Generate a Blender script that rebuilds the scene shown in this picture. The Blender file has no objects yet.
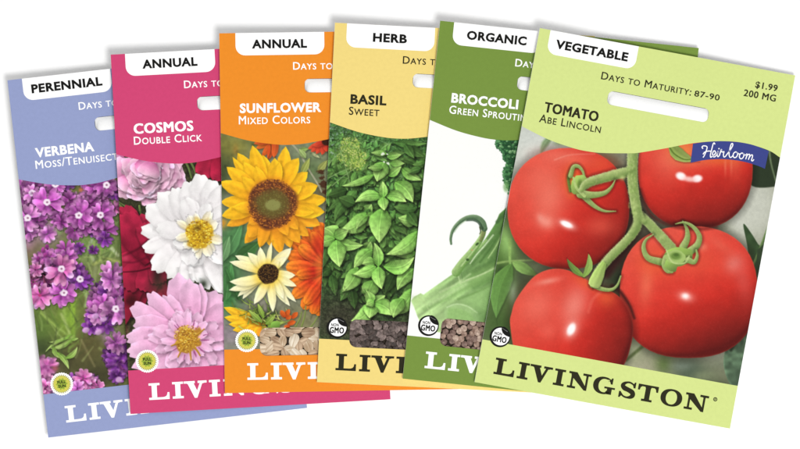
# ---------------------------------------------------------------------------
# PRINT ENGINE: draws the printed pictures of the packets with numpy only.
# Units: plan millimetre-like units, x to the right, y down (1 unit = UNIT m).
# ---------------------------------------------------------------------------
import numpy as np, math, random

_T = np.random.default_rng(7).random((256, 256))

def vnoise(x, y, scale, seed=0):
    x = x / scale + seed * 17.31; y = y / scale + seed * 9.77
    xi = np.floor(x).astype(int); yi = np.floor(y).astype(int)
    fx = x - xi; fy = y - yi
    fx = fx * fx * (3 - 2 * fx); fy = fy * fy * (3 - 2 * fy)
    g = lambda i, j: _T[(xi + i) & 255, (yi + j) & 255]
    return (g(0, 0) * (1 - fx) + g(1, 0) * fx) * (1 - fy) + (g(0, 1) * (1 - fx) + g(1, 1) * fx) * fy

def C(*c):
    return np.array(c, float) / 255.0

def spline(pts, n=8, closed=False):
    P = [np.array(p, float) for p in pts]
    out = []
    m = len(P)
    rng = range(m if closed else m - 1)
    for i in rng:
        p1, p2 = P[i], P[(i + 1) % m]
        p0 = P[(i - 1) % m] if (closed or i > 0) else 2 * p1 - p2
        p3 = P[(i + 2) % m] if (closed or i + 2 < m) else 2 * p2 - p1
        for k in range(n):
            t = k / n
            out.append(0.5 * ((2 * p1) + (p2 - p0) * t + (2 * p0 - 5 * p1 + 4 * p2 - p3) * t * t
                              + (3 * p1 - p0 - 3 * p2 + p3) * t ** 3))
    if not closed:
        out.append(P[-1])
    return np.array(out)

PROF = {
    'leaf':   ([0, .08, .25, .45, .7, .9, 1], [.12, .45, .92, 1, .68, .26, 0]),
    'lance':  ([0, .15, .4, .7, .9, 1], [.25, .7, 1, .72, .3, 0]),
    'petal':  ([0, .2, .5, .75, .9, .97, 1], [.3, .58, .95, 1, .74, .4, 0]),
    'ray':    ([0, .2, .5, .7, .88, 1], [.5, .8, 1, .9, .5, 0]),
    'lobe':   ([0, .2, .45, .7, .88, .97, 1], [.22, .45, .85, 1, .85, .5, 0]),
    'blunt':  ([0, .2, .5, .8, .95, 1], [.35, .6, .9, 1, .85, .3]),
}

class Art:
    def __init__(s, x0, y0, x1, y1, bg, res=3.0):
        s.x0, s.y0, s.res = x0, y0, res
        s.W = int((x1 - x0) * res); s.H = int((y1 - y0) * res)
        s.img = np.empty((s.H, s.W, 3)); s.img[:] = bg
        s.id = np.zeros((s.H, s.W), np.int32)
        xs = x0 + (np.arange(s.W) + .5) / res; ys = y0 + (np.arange(s.H) + .5) / res
        s.X, s.Y = np.meshgrid(xs, ys)
        s.rng = random.Random(3)

    def win(s, ax, ay, bx, by):
        i0 = max(0, int((ax - s.x0) * s.res)); i1 = min(s.W, int((bx - s.x0) * s.res) + 2)
        j0 = max(0, int((ay - s.y0) * s.res)); j1 = min(s.H, int((by - s.y0) * s.res) + 2)
        if i1 <= i0 or j1 <= j0:
            return None
        return (slice(j0, j1), slice(i0, i1))

    def comp(s, w, col, a, id=None):
        s.img[w] = s.img[w] * (1 - a[..., None]) + np.clip(col, 0, 1) * a[..., None]
        if id is not None:
            k = a > .5
            s.id[w][k] = id

    def mul(s, w, a):
        s.img[w] *= (1 - a)[..., None]

    def blob(s, cx, cy, rx, ry, col, a=1., ang=0., p=1., id=None):
        m = 2.6 * max(rx, ry) if p <= 1 else 1.7 * max(rx, ry)
        w = s.win(cx - m, cy - m, cx + m, cy + m)
        if w is None: return
        c, sn = math.cos(math.radians(ang)), math.sin(math.radians(ang))
        dx, dy = s.X[w] - cx, s.Y[w] - cy
        u = (dx * c + dy * sn) / rx; v = (-dx * sn + dy * c) / ry
        s.comp(w, np.array(col, float), a * np.exp(-(u * u + v * v) ** p), id)

    def disc(s, cx, cy, rx, ry, col, a=1., ang=0., soft=.4, rough=0., id=None, shade=0., seed=0):
        m = max(rx, ry) * (1.1 + rough) + 2
        w = s.win(cx - m, cy - m, cx + m, cy + m)
        if w is None: return
        c, sn = math.cos(math.radians(ang)), math.sin(math.radians(ang))
        dx, dy = s.X[w] - cx, s.Y[w] - cy
        u = (dx * c + dy * sn) / rx; v = (-dx * sn + dy * c) / ry
        r = np.sqrt(u * u + v * v)
        if rough:
            r = r * (1 + rough * (vnoise(s.X[w], s.Y[w], max(rx, ry) * .5, seed) - .5) * 2)
        al = np.clip((1 - r) * min(rx, ry) / soft + .5, 0, 1) * a
        cc = np.array(col, float) * (1 - shade * (u * .4 + v * .8))[..., None]
        s.comp(w, cc, al, id)

    def poly(s, pts, col, smooth=0, soft=.4, a=1., id=None, shadow=0., shr=2., tex=None):
        P = spline(pts, smooth, True) if smooth else np.array(pts, float)
        mn, mx = P.min(0), P.max(0); m = 1 + (shr * 2 if shadow else 0) + soft
        w = s.win(mn[0] - m, mn[1] - m, mx[0] + m, mx[1] + m)
        if w is None: return
        x, y = s.X[w], s.Y[w]
        d2 = np.full(x.shape, 1e9); ins = np.zeros(x.shape, bool)
        Q = np.roll(P, -1, 0)
        for (ax, ay), (bx, by) in zip(P, Q):
            ex, ey = bx - ax, by - ay
            l2 = ex * ex + ey * ey
            if l2 < 1e-9: continue
            t = np.clip(((x - ax) * ex + (y - ay) * ey) / l2, 0, 1)
            d2 = np.minimum(d2, (x - ax - t * ex) ** 2 + (y - ay - t * ey) ** 2)
            if ay != by:
                k = ((ay <= y) != (by <= y)) & (x < (y - ay) / (by - ay) * ex + ax)
                ins ^= k
        d = np.where(ins, 1, -1) * np.sqrt(d2)
        if shadow:
            s.mul(w, shadow * np.clip(d / (2 * shr) + 1, 0, 1) * .9)
        al = np.clip(d / soft + .5, 0, 1) * a
        cc = np.broadcast_to(np.array(col, float), x.shape + (3,))
        if tex is not None:
            cc = tex(cc, x, y, d)
        s.comp(w, cc, al, id)

    def petal(s, bx, by, tx, ty, wd, c0, c1, prof='petal', bend=0., side=.12, mid=0., streak=.05, freq=7.,
              jag=0., jn=5., notch=0., shadow=.3, shr=1.6, id=None, cm=None, veins=0., edge=None, soft=.4, seed=0, a=1., rim=0., pucker=0., pscale=2.4):
        L = math.hypot(tx - bx, ty - by)
        if L < .1: return
        ux, uy = (tx - bx) / L, (ty - by) / L
        pt, pw = PROF[prof]
        m = wd * .7 + abs(bend) * L + 3 * shr
        w = s.win(min(bx, tx) - m, min(by, ty) - m, max(bx, tx) + m, max(by, ty) + m)
        if w is None: return

        def field(ox, oy):
            dx, dy = s.X[w] - bx - ox, s.Y[w] - by - oy
            t = (dx * ux + dy * uy) / L
            sl = (-dx * uy + dy * ux) - bend * L * 4 * t * (1 - t)
            n = sl / (wd * .5)
            te = t
            if jag:
                te = t * (1 + jag * np.abs(((n * jn * .5 + .13 * seed) % 1) - .5) * 2)
            if notch:
                te = te * (1 + notch * np.exp(-(n / .28) ** 2) * np.clip(t, 0, 1))
            half = wd * .5 * np.interp(te, pt, pw, left=0, right=0)
            return t, sl, half
        if shadow:
            t, sl, half = field(.35 * shr, .6 * shr)
            g = np.clip((half - np.abs(sl)) / (1.6 * shr) + .6, 0, 1) * ((t > -.05) & (t < 1.1))
            s.mul(w, shadow * g)
        t, sl, half = field(0, 0)
        al = np.clip((half - np.abs(sl)) / soft + .5, 0, 1) * (half > 0.02) * ((t >= 0) & (t <= 1.02)) * a
        n = np.clip(sl / np.maximum(half, .05), -1, 1)
        tt = np.clip(t, 0, 1)[..., None]
        c0 = np.array(c0, float); c1 = np.array(c1, float)
        if cm is None:
            col = c0 * (1 - tt) + c1 * tt
        else:
            cm = np.array(cm, float)
            col = np.where(tt < .5, c0 * (1 - 2 * tt) + cm * 2 * tt, cm * (2 - 2 * tt) + c1 * (2 * tt - 1))
        f = 1 + side * n
        f += streak * np.sin(n * freq + seed * 1.7 + 1.5 * vnoise(s.X[w], s.Y[w], 4, seed)) * (1 - .4 * tt[..., 0])
        f += streak * .8 * (vnoise(s.X[w], s.Y[w], 1.3, seed + 3) - .5)
        if veins:
            ph = (t * L / 2.1 - np.abs(sl) * .45)
            f += veins * np.sin(ph * 2 * math.pi) * np.clip(np.abs(n) * 2, 0, 1) * (np.abs(n) < .95)
        if pucker:
            f += pucker * 2 * (vnoise(s.X[w], s.Y[w], pscale, seed + 5) - .5)
        if mid:
            f += mid * np.exp(-(sl / .45) ** 2) - .5 * abs(mid) * np.exp(-((np.abs(sl) - 1.1) / .6) ** 2)
        if rim:
            f += rim * np.clip((np.abs(n) - .72) / .28, 0, 1)
        s.comp(w, col * f[..., None], al, id)

    def stroke(s, pts, w0, w1, col, dark=None, shadow=0., shr=1.5, id=None, soft=.4, n=6, a=1., hair=0., lx=-.6, ly=-.8):
        P = spline(pts, n)
        W = np.linspace(w0, w1, len(P))
        m = max(w0, w1) + 3 * shr
        mn, mx = P.min(0) - m, P.max(0) + m
        w = s.win(mn[0], mn[1], mx[0], mx[1])
        if w is None: return
        x, y = s.X[w], s.Y[w]
        best = np.full(x.shape, -1e9); sg = np.zeros(x.shape)
        for i in range(len(P) - 1):
            ax, ay = P[i]; ex, ey = P[i + 1] - P[i]
            l2 = ex * ex + ey * ey + 1e-9
            t = np.clip(((x - ax) * ex + (y - ay) * ey) / l2, 0, 1)
            px, py = x - ax - t * ex, y - ay - t * ey
            hw = .5 * (W[i] + (W[i + 1] - W[i]) * t)
            dist = np.sqrt(px * px + py * py)
            d = hw - dist
            k = d > best
            best = np.where(k, d, best)
            sg = np.where(k, (px * lx + py * ly) / np.maximum(hw, .1), sg)
        if shadow:
            s.mul(w, shadow * np.clip(best / (2 * shr) + .9, 0, 1))
        if hair:
            best = best + hair * (vnoise(x, y, .7, 5) - .5)
        al = np.clip(best / soft + .5, 0, 1) * a
        cc = np.array(col, float)
        if dark is not None:
            k = np.clip(.55 + .6 * sg, 0, 1)[..., None]
            cc = np.array(dark, float) * (1 - k) + cc * k
        cc = cc * (1 + .1 * (vnoise(x, y, 1.4, 2) - .5))[..., None]
        s.comp(w, cc, al, id)

    def grain(s, amt, scale, seed=0, w=None):
        w = w or (slice(None), slice(None))
        k = 1 - np.clip((s.img[w].min(-1) - .9) / .06, 0, 1) * .95       # bare paper carries no ink, so no grain
        s.img[w] *= (1 + k * amt * (vnoise(s.X[w], s.Y[w], scale, seed) - .5) * 2)[..., None]

    def done(s):
        s.grain(.022, .8, 11)
        s.img = np.clip(s.img, 0, 1)
        return s
def ellipse_poly(cx, cy, rx, ry, n=2., rot=0., k=48):
    out = []
    for i in range(k):
        t = 2 * math.pi * i / k
        c, s_ = math.cos(t), math.sin(t)
        x = rx * math.copysign(abs(c) ** (2 / n), c); y = ry * math.copysign(abs(s_) ** (2 / n), s_)
        r = math.radians(rot)
        out.append((cx + x * math.cos(r) - y * math.sin(r), cy + x * math.sin(r) + y * math.cos(r)))
    return out

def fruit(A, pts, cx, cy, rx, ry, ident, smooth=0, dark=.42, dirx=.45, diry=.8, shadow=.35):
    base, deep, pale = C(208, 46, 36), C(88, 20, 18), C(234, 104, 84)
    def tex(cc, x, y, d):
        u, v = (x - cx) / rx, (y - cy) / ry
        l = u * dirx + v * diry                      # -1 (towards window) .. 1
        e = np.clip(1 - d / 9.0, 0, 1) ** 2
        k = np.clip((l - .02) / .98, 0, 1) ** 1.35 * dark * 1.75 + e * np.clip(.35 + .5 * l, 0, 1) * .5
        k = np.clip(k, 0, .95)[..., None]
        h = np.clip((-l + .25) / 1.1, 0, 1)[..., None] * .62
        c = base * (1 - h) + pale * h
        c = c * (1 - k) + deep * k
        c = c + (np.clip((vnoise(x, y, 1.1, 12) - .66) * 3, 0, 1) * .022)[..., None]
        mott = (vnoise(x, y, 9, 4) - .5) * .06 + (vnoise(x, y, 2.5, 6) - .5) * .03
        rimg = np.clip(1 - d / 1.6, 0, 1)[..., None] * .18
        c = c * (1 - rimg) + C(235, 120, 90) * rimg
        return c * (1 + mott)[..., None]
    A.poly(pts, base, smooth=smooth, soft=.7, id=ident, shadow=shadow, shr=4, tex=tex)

def art_tomato():
    A = Art(470, 95, 800, 412, C(120, 124, 98), 2.6)
    b = A.blob
    # backdrop out of focus
    b(526, 150, 36, 44, C(210, 214, 206), 1., p=1.4); b(560, 140, 40, 16, C(208, 212, 204), 1., p=1.4)
    A.petal(552, 136, 540, 156, 7, C(112, 140, 96), C(150, 172, 136), 'leaf', soft=2.5, shadow=0, bend=.1); b(560, 143, 8, 3, C(120, 148, 92), .7)
    b(640, 150, 16, 14, C(196, 198, 194), 1.)
    b(500, 262, 26, 60, C(72, 102, 46), 1.); b(507, 240, 9, 18, C(146, 188, 106), 1.)
    b(500, 320, 30, 30, C(70, 98, 48), .9)
    b(522, 276, 7, 13, C(66, 76, 56), .9); b(501, 271, 5, 5, C(48, 66, 38), .9)
    A.stroke([(497, 263), (510, 261), (532, 260)], 2.2, 1.6, C(150, 178, 104), a=.8, soft=1.4)
    A.stroke([(509.5, 240), (509.5, 258), (511, 274)], 3.2, 2, C(146, 184, 100), a=.9, soft=1.4)
    A.petal(511, 264, 496, 318, 20, C(92, 132, 62), C(106, 150, 76), 'leaf', bend=.08, shadow=.25, soft=1.2, mid=.06)
    A.petal(512, 262, 538, 276, 11, C(140, 178, 96), C(112, 152, 76), 'leaf', shadow=.2, soft=1.2)
    b(513, 294, 4, 11, C(152, 172, 142), .75); b(506, 325, 10, 8, C(66, 92, 44), .9)
    b(530, 300, 10, 30, C(66, 80, 48), .8)
    b(620, 240, 30, 60, C(52, 38, 30), 1.); b(618, 282, 14, 16, C(44, 56, 36), 1.)
    # right hand side
    b(758, 205, 28, 46, C(196, 198, 184), 1., p=1.4); b(740, 222, 16, 18, C(200, 202, 188), 1.)
    A.poly([(750, 140), (768, 150), (784, 158), (780, 182), (772, 187), (752, 186), (746, 170)], C(44, 56, 38), smooth=5, soft=1.2)
    A.stroke([(769, 150), (771, 164), (777, 186)], 2, 1.4, C(118, 136, 100), a=.8, soft=1)
    A.poly([(743.2, 224), (751, 233), (758, 244), (764, 252), (766, 290), (752, 275), (747, 245)], C(54, 76, 46), smooth=5, soft=.8,
           tex=lambda c, x, y, d: c * (1 + .25 * (vnoise(x, y, 5, 1) - .5))[..., None])
    A.stroke([(769, 226), (762, 244), (753, 266)], 3.2, 2.4, C(112, 140, 82), C(62, 86, 48), soft=.8)
    A.poly([(757, 250), (766, 242), (770, 300), (755, 300)], C(50, 66, 44), soft=1)
    # below
    b(640, 372, 40, 20, C(166, 164, 136), 1.); b(632, 345, 10, 16, C(172, 178, 140), 1.)
    b(664, 364, 9, 12, C(98, 116, 66), 1.); b(690, 372, 18, 16, C(78, 92, 74), 1.)
    b(682, 366, 10, 5, C(112, 124, 108), .9); b(715, 352, 20, 9, C(180, 182, 160), .9)
    b(704, 376, 12, 5, C(128, 138, 104), .8); b(728, 364, 14, 5, C(116, 122, 102), .7); b(718, 387, 18, 8, C(76, 84, 60), .9)
    b(740, 392, 8, 8, C(140, 142, 124), .8)
    A.stroke([(626, 360), (638, 350), (650, 340)], 3, 3.5, C(96, 108, 66), soft=2)
    A.poly([(731, 342), (724, 356), (725, 372), (732, 386), (745, 392), (764, 330), (758, 322)], C(84, 106, 82), smooth=5, soft=.8,
           tex=lambda c, x, y, d: c * (.8 + .5 * vnoise(x, y, 4, 8) + .18 * np.clip(1 - d / 2., 0, 1))[..., None])
    A.stroke([(764, 318), (750, 328), (738, 338), (731, 350)], 9, 3, C(52, 62, 44), soft=2)
    A.grain(.025, 2.2, 3)
    # fruits, far to near
    p2 = ellipse_poly(695, 169, 57.5, 60, 2.25)
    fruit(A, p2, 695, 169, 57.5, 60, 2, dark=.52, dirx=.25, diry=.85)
    b(668, 160, 16, 24, C(236, 112, 90), .5); b(735, 158, 7, 20, C(228, 110, 80), .45); b(690, 160, 26, 9, C(236, 128, 96), .5)
    b(720, 160, 20, 6, C(232, 118, 50), .5); b(725, 166, 1.2, 9, C(236, 130, 100), .5); b(731, 165, 1.2, 9, C(236, 130, 100), .45)
    b(680.5, 176.2, 5.4, 4.0, C(255, 252, 252), 1., 20, 2.6); b(697, 178.6, 5.2, 3.8, C(255, 248, 248), 1., -8, 2.6)
    b(689, 179.2, 7.5, 2.8, C(253, 210, 205), .9, 8, 1.5)
    # calyx under the banner
    b(684, 150, 15, 11, C(238, 140, 70), .75)
    A.petal(668, 143, 696, 161, 13, C(128, 152, 72), C(158, 172, 96), 'leaf', bend=.12, shadow=.35, id=6)
    A.stroke([(668, 146), (674, 154), (684, 159.5), (694, 159)], 1.6, 1, C(96, 120, 48), id=6)
    p3 = ellipse_poly(688.5, 292, 69, 66, 2.4)
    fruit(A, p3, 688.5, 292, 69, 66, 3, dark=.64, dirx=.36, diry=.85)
    b(646, 284, 7, 20, C(238, 118, 88), .62, 5); b(690, 262, 34, 14, C(232, 92, 62), .45); b(655, 262, 18, 14, C(234, 96, 50), .5)
    b(734, 264, 9, 10, C(232, 150, 140), .55, 40); b(743, 280, 8, 20, C(214, 92, 84), .5, -10); b(702, 247, 5, 4, C(240, 150, 120), .5)
    b(720, 245, 14, 5, C(226, 100, 80), .5, 35); b(685.6, 296.6, 7.4, 4.8, C(250, 178, 170), .9, 15); b(685.2, 296, 3.6, 2.8, C(255, 248, 246), .95, 10, 1.2)
    p1 = ellipse_poly(568, 208.5, 61, 60.5, 2.2)
    fruit(A, p1, 568, 208.5, 61, 60.5, 1, dark=.46, dirx=.62, diry=.62)
    b(549, 198, 18, 30, C(241, 138, 116), .62, 12); b(538, 178, 14, 18, C(236, 112, 92), .5, 35); b(566, 158, 26, 7, C(240, 130, 110), .5, 8)
    b(546, 222, 8, 6.5, C(246, 160, 142), .75, 20); b(540, 218, 3.5, 5, C(244, 168, 152), .5, -25); b(600, 226, 16, 10, C(236, 100, 78), .5)
    b(600, 164, 15, 9, C(226, 84, 50), .5); b(574, 178, 13, 14, C(230, 84, 36), .6); b(617, 190, 6, 10, C(176, 38, 34), .4)
    b(567, 224.6, 8.6, 4.4, C(250, 190, 180), .95, 24, 1.2); b(566, 224.2, 6.6, 2.8, C(255, 255, 255), 1., 24, 2.6)
    A.stroke([(554, 160), (570, 155), (594, 154)], 1.5, .8, C(244, 168, 150), a=.4, soft=1.5)
    p4 = [(510, 326), (511.5, 312), (516, 299), (530, 280), (541, 272), (554, 268.6), (567, 270), (577, 275), (599, 286), (617, 295),
          (628, 309), (633, 327), (630.5, 346), (623, 366), (605, 385), (575, 396), (540, 390), (518, 364)]
    fruit(A, p4, 570, 326, 62, 58, 4, smooth=5, dark=.58, dirx=.72, diry=.38)
    b(574, 306, 13, 22, C(244, 152, 136), .7, 20); b(538, 306, 17, 20, C(240, 122, 104), .6, 35); b(548, 281, 12, 3, C(244, 164, 146), .6, -12)
    b(606, 298, 10, 9, C(236, 110, 60), .5); b(586, 283, 14, 5, C(232, 96, 52), .6, 28); b(548, 331, 9, 9, C(240, 118, 100), .4)
    b(571, 329.6, 6.2, 8.6, C(250, 188, 178), .9, 25, 1.1); b(571, 329, 3.9, 6.6, C(255, 255, 255), 1., 24, 2.4)
    A.stroke([(600, 292), (592, 300), (588, 312)], 3, 2, C(240, 130, 110), a=.35, soft=3)
    # dark seams between fruits
    A.stroke([(634, 318), (629, 305), (620, 292), (612, 286)], 2.4, 4, C(56, 22, 20), a=.8, soft=2.5)
    A.stroke([(638, 226), (630, 240), (618, 256), (606, 272)], 3, 12, C(52, 22, 22), a=.85, soft=5)
    A.stroke([(640, 190), (650, 214), (672, 226), (700, 229), (716, 227)], 3, 2, C(80, 24, 22), a=.75, soft=4)
    # vine
    g, d = C(176, 194, 122), C(108, 136, 68)
    def st(p, a0, a1, sh=.35):
        A.stroke(p, a0 + .5, a1 + .5, C(196, 206, 150), C(140, 148, 92), shadow=sh, shr=2.2, id=5, hair=1., soft=1.2)
        A.stroke(p, a0 - .8, a1 - .8, g, d, id=5, soft=1.6)
    st([(640, 215), (652, 227), (662, 238), (671, 248)], 8.5, 10)
    st([(638, 214), (636, 228), (624, 243), (609, 258), (598, 272), (594, 282)], 8.5, 8.5)
    A.petal(602, 266, 593, 286, 12, C(150, 184, 92), C(166, 192, 108), 'blunt', id=5, shadow=.3)
    st([(629, 172), (618, 174), (603, 178), (590, 182), (582, 187)], 10, 8.5)
    st([(633, 138), (632, 158), (632, 180), (634.5, 200), (638, 217)], 10.5, 9.5)
    A.stroke([(634, 205), (638, 214), (644, 221)], 7, 6, g, d, id=5, soft=3)
    A.stroke([(632, 168), (626, 171.5), (618, 174)], 7.5, 7, g, d, id=5, soft=3)
    A.stroke([(636, 208), (636.5, 222), (632, 232)], 7, 7, g, d, id=5, soft=3)
    b(622, 178, 3, 2.5, C(206, 214, 140), .7)
    for k in range(70):
        x = 631 + A.rng.uniform(-4, 4); y = A.rng.uniform(156, 215)
        b(x + (y - 180) * .05, y, .8, 1.3, C(120, 155, 72) if k % 2 else C(196, 214, 136), .45)
    # calyx of the left fruit
    def sep(p, a0, a1, c=g, dk=d, sh=.35):
        A.stroke(p, a0, a1, c, dk, shadow=sh, shr=1.8, id=6)
    b(570.5, 182, 4.5, 11, C(240, 160, 60), .7)
    A.stroke([(570, 191), (568, 178), (572, 168), (577, 167)], 3, 2.4, C(118, 142, 60), C(70, 92, 38), shadow=.3, id=6)
    sep([(570, 176), (573, 167), (578, 166.5), (582, 171), (584, 177)], 4.6, 2)
    sep([(577, 189), (584, 197), (594, 206), (604, 211), (615.5, 211.3)], 7.6, .8)
    sep([(580, 194), (592, 195), (604, 193), (611, 187), (614.8, 180)], 8.5, .8)
    A.disc(578, 184.5, 7.6, 9.4, C(150, 180, 92), id=6, rough=.25, shade=.25)
    A.stroke([(573, 178), (576, 188), (584, 196)], 2.2, 3, C(178, 200, 122), id=6)
    A.disc(579.5, 184, 2.4, 4.4, C(98, 128, 56), .8, soft=2)
    st([(592, 181), (585, 184), (581, 190)], 8.5, 5, .1)
    # calyx of the low fruit
    A.petal(583, 276, 566.5, 258.5, 6.5, C(122, 156, 70), C(92, 122, 60), 'lance', bend=-.08, id=6)
    A.petal(583, 277, 588, 253.5, 7.5, C(134, 168, 78), C(150, 182, 96), 'lance', bend=.14, id=6)
    sep([(592, 285), (602, 289), (611, 289.5), (617, 285), (620.5, 276)], 5, 1.4)
    A.petal(604, 262, 592.5, 287, 13, C(158, 190, 98), C(176, 198, 116), 'blunt', id=5, shadow=.3, side=.2)
    # calyx of the right fruit
    sep([(653, 234.5), (645.5, 240), (643.3, 248.5), (648, 258), (661, 262)], 1.2, 7.5)
    sep([(683, 247), (687, 238), (686.5, 229), (682.4, 221)], 8, 1.2)
    sep([(689, 252), (697, 245), (699, 236), (693, 227), (684, 222.5), (675, 224)], 8, .8)
    A.stroke([(663, 239), (669, 246), (673, 252)], 8.5, 9.5, g, d, id=5, soft=2.5)
    A.disc(677, 257.5, 16.5, 10.5, C(138, 170, 82), id=6, rough=.16, shade=.25, ang=-12)
    sep([(666, 258), (664, 265), (667, 271), (672, 272)], 7, 2.4)
    sep([(688, 260), (694, 262), (697, 256), (696, 250)], 6, 1.6)
    A.disc(671, 264, 6.5, 7.5, C(140, 172, 86), id=6, rough=.2, shade=.3)
    A.disc(676, 257, 9.5, 6.5, C(164, 192, 110), id=6, rough=.2)
    A.disc(675.5, 256, 5.4, 3.6, C(100, 134, 58), .9, soft=2.4); A.disc(676, 254.8, 2.6, 1.6, C(74, 104, 42), .8, soft=1.4)
    A.stroke([(666, 250), (672, 262), (684, 263), (689, 256)], 1.6, 1.6, C(186, 206, 134), id=6, a=.8)
    return A.done()
def art_broccoli():
    A = Art(395, 90, 560, 352, C(253, 253, 250), 2.6)
    R = random.Random(5)
    # floret crown
    edge = [(499, 132), (497.5, 141), (496.5, 146), (500, 149), (503, 152), (503.6, 159), (507.5, 161), (506, 166.5), (503.6, 173), (505, 181), (507, 187)]
    E = spline(edge, 6)
    for (x, y) in E:
        for k in range(3):
            r = R.uniform(.7, 1.9)
            A.disc(x + R.uniform(-.6, 2.6), y + R.uniform(-1, 1), r, r * R.uniform(.8, 1.2), C(*R.choice([(62, 110, 70), (44, 88, 54), (84, 134, 86)])), id=2, rough=.3, shade=.25, seed=k)
    A.poly([(x + 1.2, y) for x, y in edge] + [(512, 196), (540, 196), (540, 120)], C(40, 82, 48), id=2)
    for k in range(900):
        y = R.uniform(128, 195)
        x = R.uniform(498, 540)
        xe = np.interp(y, [p[1] for p in sorted(edge, key=lambda q: q[1])], [p[0] for p in sorted(edge, key=lambda q: q[1])])
        if x < xe + .8: continue
        r = R.uniform(.5, 1.7)
        c = R.choice([(36, 78, 46), (52, 100, 60), (74, 126, 76), (98, 152, 96), (28, 58, 38), (60, 112, 66), (130, 172, 120)])
        A.disc(x, y, r, r * R.uniform(.6, 1.2), C(*c), .9, id=2, shade=.3, seed=k)
    A.disc(503.2, 180.5, 1.2, 1, C(50, 94, 56), id=2); A.disc(506, 187, 3, 5, C(120, 168, 100), .7, soft=2, id=2)
    # stalk and leaf
    out = [(411, 300.5), (414, 296.5), (420.6, 293), (423.5, 294.4), (438, 284), (454.5, 272.5), (458, 266), (465, 261), (472, 255), (480, 246),
           (488, 234.5), (495, 223.5), (499, 214), (505, 208.5), (513, 200), (524, 194), (534, 204), (536, 340), (470, 340), (430, 330), (420, 322), (416.8, 315), (413.5, 306)]
    def tex(cc, x, y, d):
        u = (x - 411) * .8 - (y - 300) * .6            # along the stalk
        v = (x - 411) * .6 + (y - 300) * .8            # across
        k = np.clip(u / 115, 0, 1)[..., None]
        c = C(182, 213, 146) * (1 - k) + C(84, 124, 62) * k
        s1 = vnoise(u * .12, v, 2.6, 3); s2 = vnoise(u * .1, v, 6, 4)
        c = c * (.8 + .26 * s1 + .2 * s2)[..., None]
        return c + np.clip(1 - d / 1.2, 0, 1)[..., None] * .10
    A.poly(out, C(150, 190, 115), id=1, tex=tex)
    st = lambda p, a, b, c, al=.7, so=1.2: A.stroke(p, a, b, C(*c), a=al, soft=so)
    # folds
    A.poly([(460.6, 270), (463, 262), (471, 254), (482, 245), (494, 232), (503, 222), (512, 212), (520, 225), (510, 255), (495, 266), (478, 277), (462, 281)], C(112, 150, 86), a=.8, soft=2.5,
           tex=lambda c, x, y, d: c * (.92 + .25 * (vnoise(x * .8 - y * .6, (x * .6 + y * .8) * 4, 9, 2) - .3))[..., None])
    st([(454.7, 272.5), (458, 276), (461, 284), (461.5, 269)], 1.4, 1, (196, 222, 160), .8)
    st([(461, 270), (461.6, 276), (462, 281)], 1.6, 1.2, (92, 128, 70), .8)
    st([(462, 282), (478, 276.5), (494, 267), (508, 258)], 2.2, 1.4, (190, 214, 156), .7, 1.6)
    st([(470, 263.5), (476, 255), (484, 246), (493, 235)], 1, 1.6, (214, 234, 190), .95, 1)
    st([(472, 264), (479, 256), (487, 247), (497, 235), (504, 222)], 2, 1.4, (84, 122, 62), .7, 1.4)
    st([(463, 262), (472, 254), (486, 240)], 2.4, 2, (168, 204, 126), .8, 1.4)
    st([(486, 262), (496, 246), (504, 228), (508, 214)], 2.6, 1.4, (150, 188, 112), .7, 2)
    st([(497, 222), (503, 216), (509, 209)], 3.5, 2.5, (70, 104, 58), .8, 1.6)
    st([(474, 272), (490, 262), (502, 244), (512, 226)], 4, 3, (88, 122, 66), .55, 3)
    # main rib of the stalk and the lower leaf
    st([(424, 309), (444, 300), (462, 290), (482, 280), (500, 272)], 3.4, 5, (120, 158, 90), .55, 3)
    st([(430, 304), (448, 294), (466, 284)], 3, 3, (186, 214, 152), .55, 3)
    A.poly([(461, 300), (478, 290), (494, 283), (500, 296), (496, 312), (480, 314), (466, 310)], C(156, 196, 122), a=.8, soft=4)
    st([(458, 299), (474, 293), (492, 285)], 2, 1.6, (106, 146, 76), .6, 2)
    st([(418, 296), (424, 302), (430, 312)], 1.4, 1, (180, 208, 140), .6, 1.4)
    A.blob(416, 301, 4.5, 5, C(182, 212, 140), .6, -40)
    A.poly([(446, 307), (455, 303.5), (466, 305), (476, 311), (484, 322), (474, 326), (452, 323), (444, 315)], C(166, 202, 134), smooth=5, soft=3., a=.7, shadow=.08, shr=4)
    A.poly([(448, 310), (456, 308), (466, 311), (474, 318), (470, 326), (450, 326)], C(150, 190, 116), smooth=5, soft=2.5)
    st([(447, 307), (456, 304), (467, 306), (477, 312.5)], 1.2, 1, (200, 226, 170), .8)
    A.blob(484, 318, 9, 10, C(96, 134, 74), .7); A.blob(489, 300, 5, 14, C(120, 160, 92), .6)
    # curled leaf stalk
    A.stroke([(456, 272), (463, 262), (471, 252.5), (478, 243), (482.5, 235), (484.2, 228)], 9, 4.4, C(172, 204, 132), C(104, 146, 72), id=3)
    A.stroke([(461, 266), (470, 255), (478, 244.5)], 1.2, 1, C(206, 226, 168), a=.7, soft=1, id=3)
    A.stroke([(480.5, 240), (483, 234), (484, 228)], 3.4, 4.4, C(150, 158, 100), C(92, 112, 60), id=3)
    A.stroke([(451, 243.8), (450.6, 238), (452.6, 230.5), (457.5, 223.8), (464, 219), (471, 217), (477.5, 218), (482.4, 222.2), (484.2, 228.5)], 2.2, 6.2, C(134, 162, 122), C(58, 88, 58), id=3)
    A.stroke([(466, 220.6), (473, 220.2), (478.6, 222.6), (482, 228.5)], 1.4, 3.2, C(44, 68, 46), a=.8, id=3, soft=.9)
    A.stroke([(454, 232), (459, 225.4), (466, 220.2)], 1.2, 1, C(160, 184, 148), a=.7, id=3, soft=.8)
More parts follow.
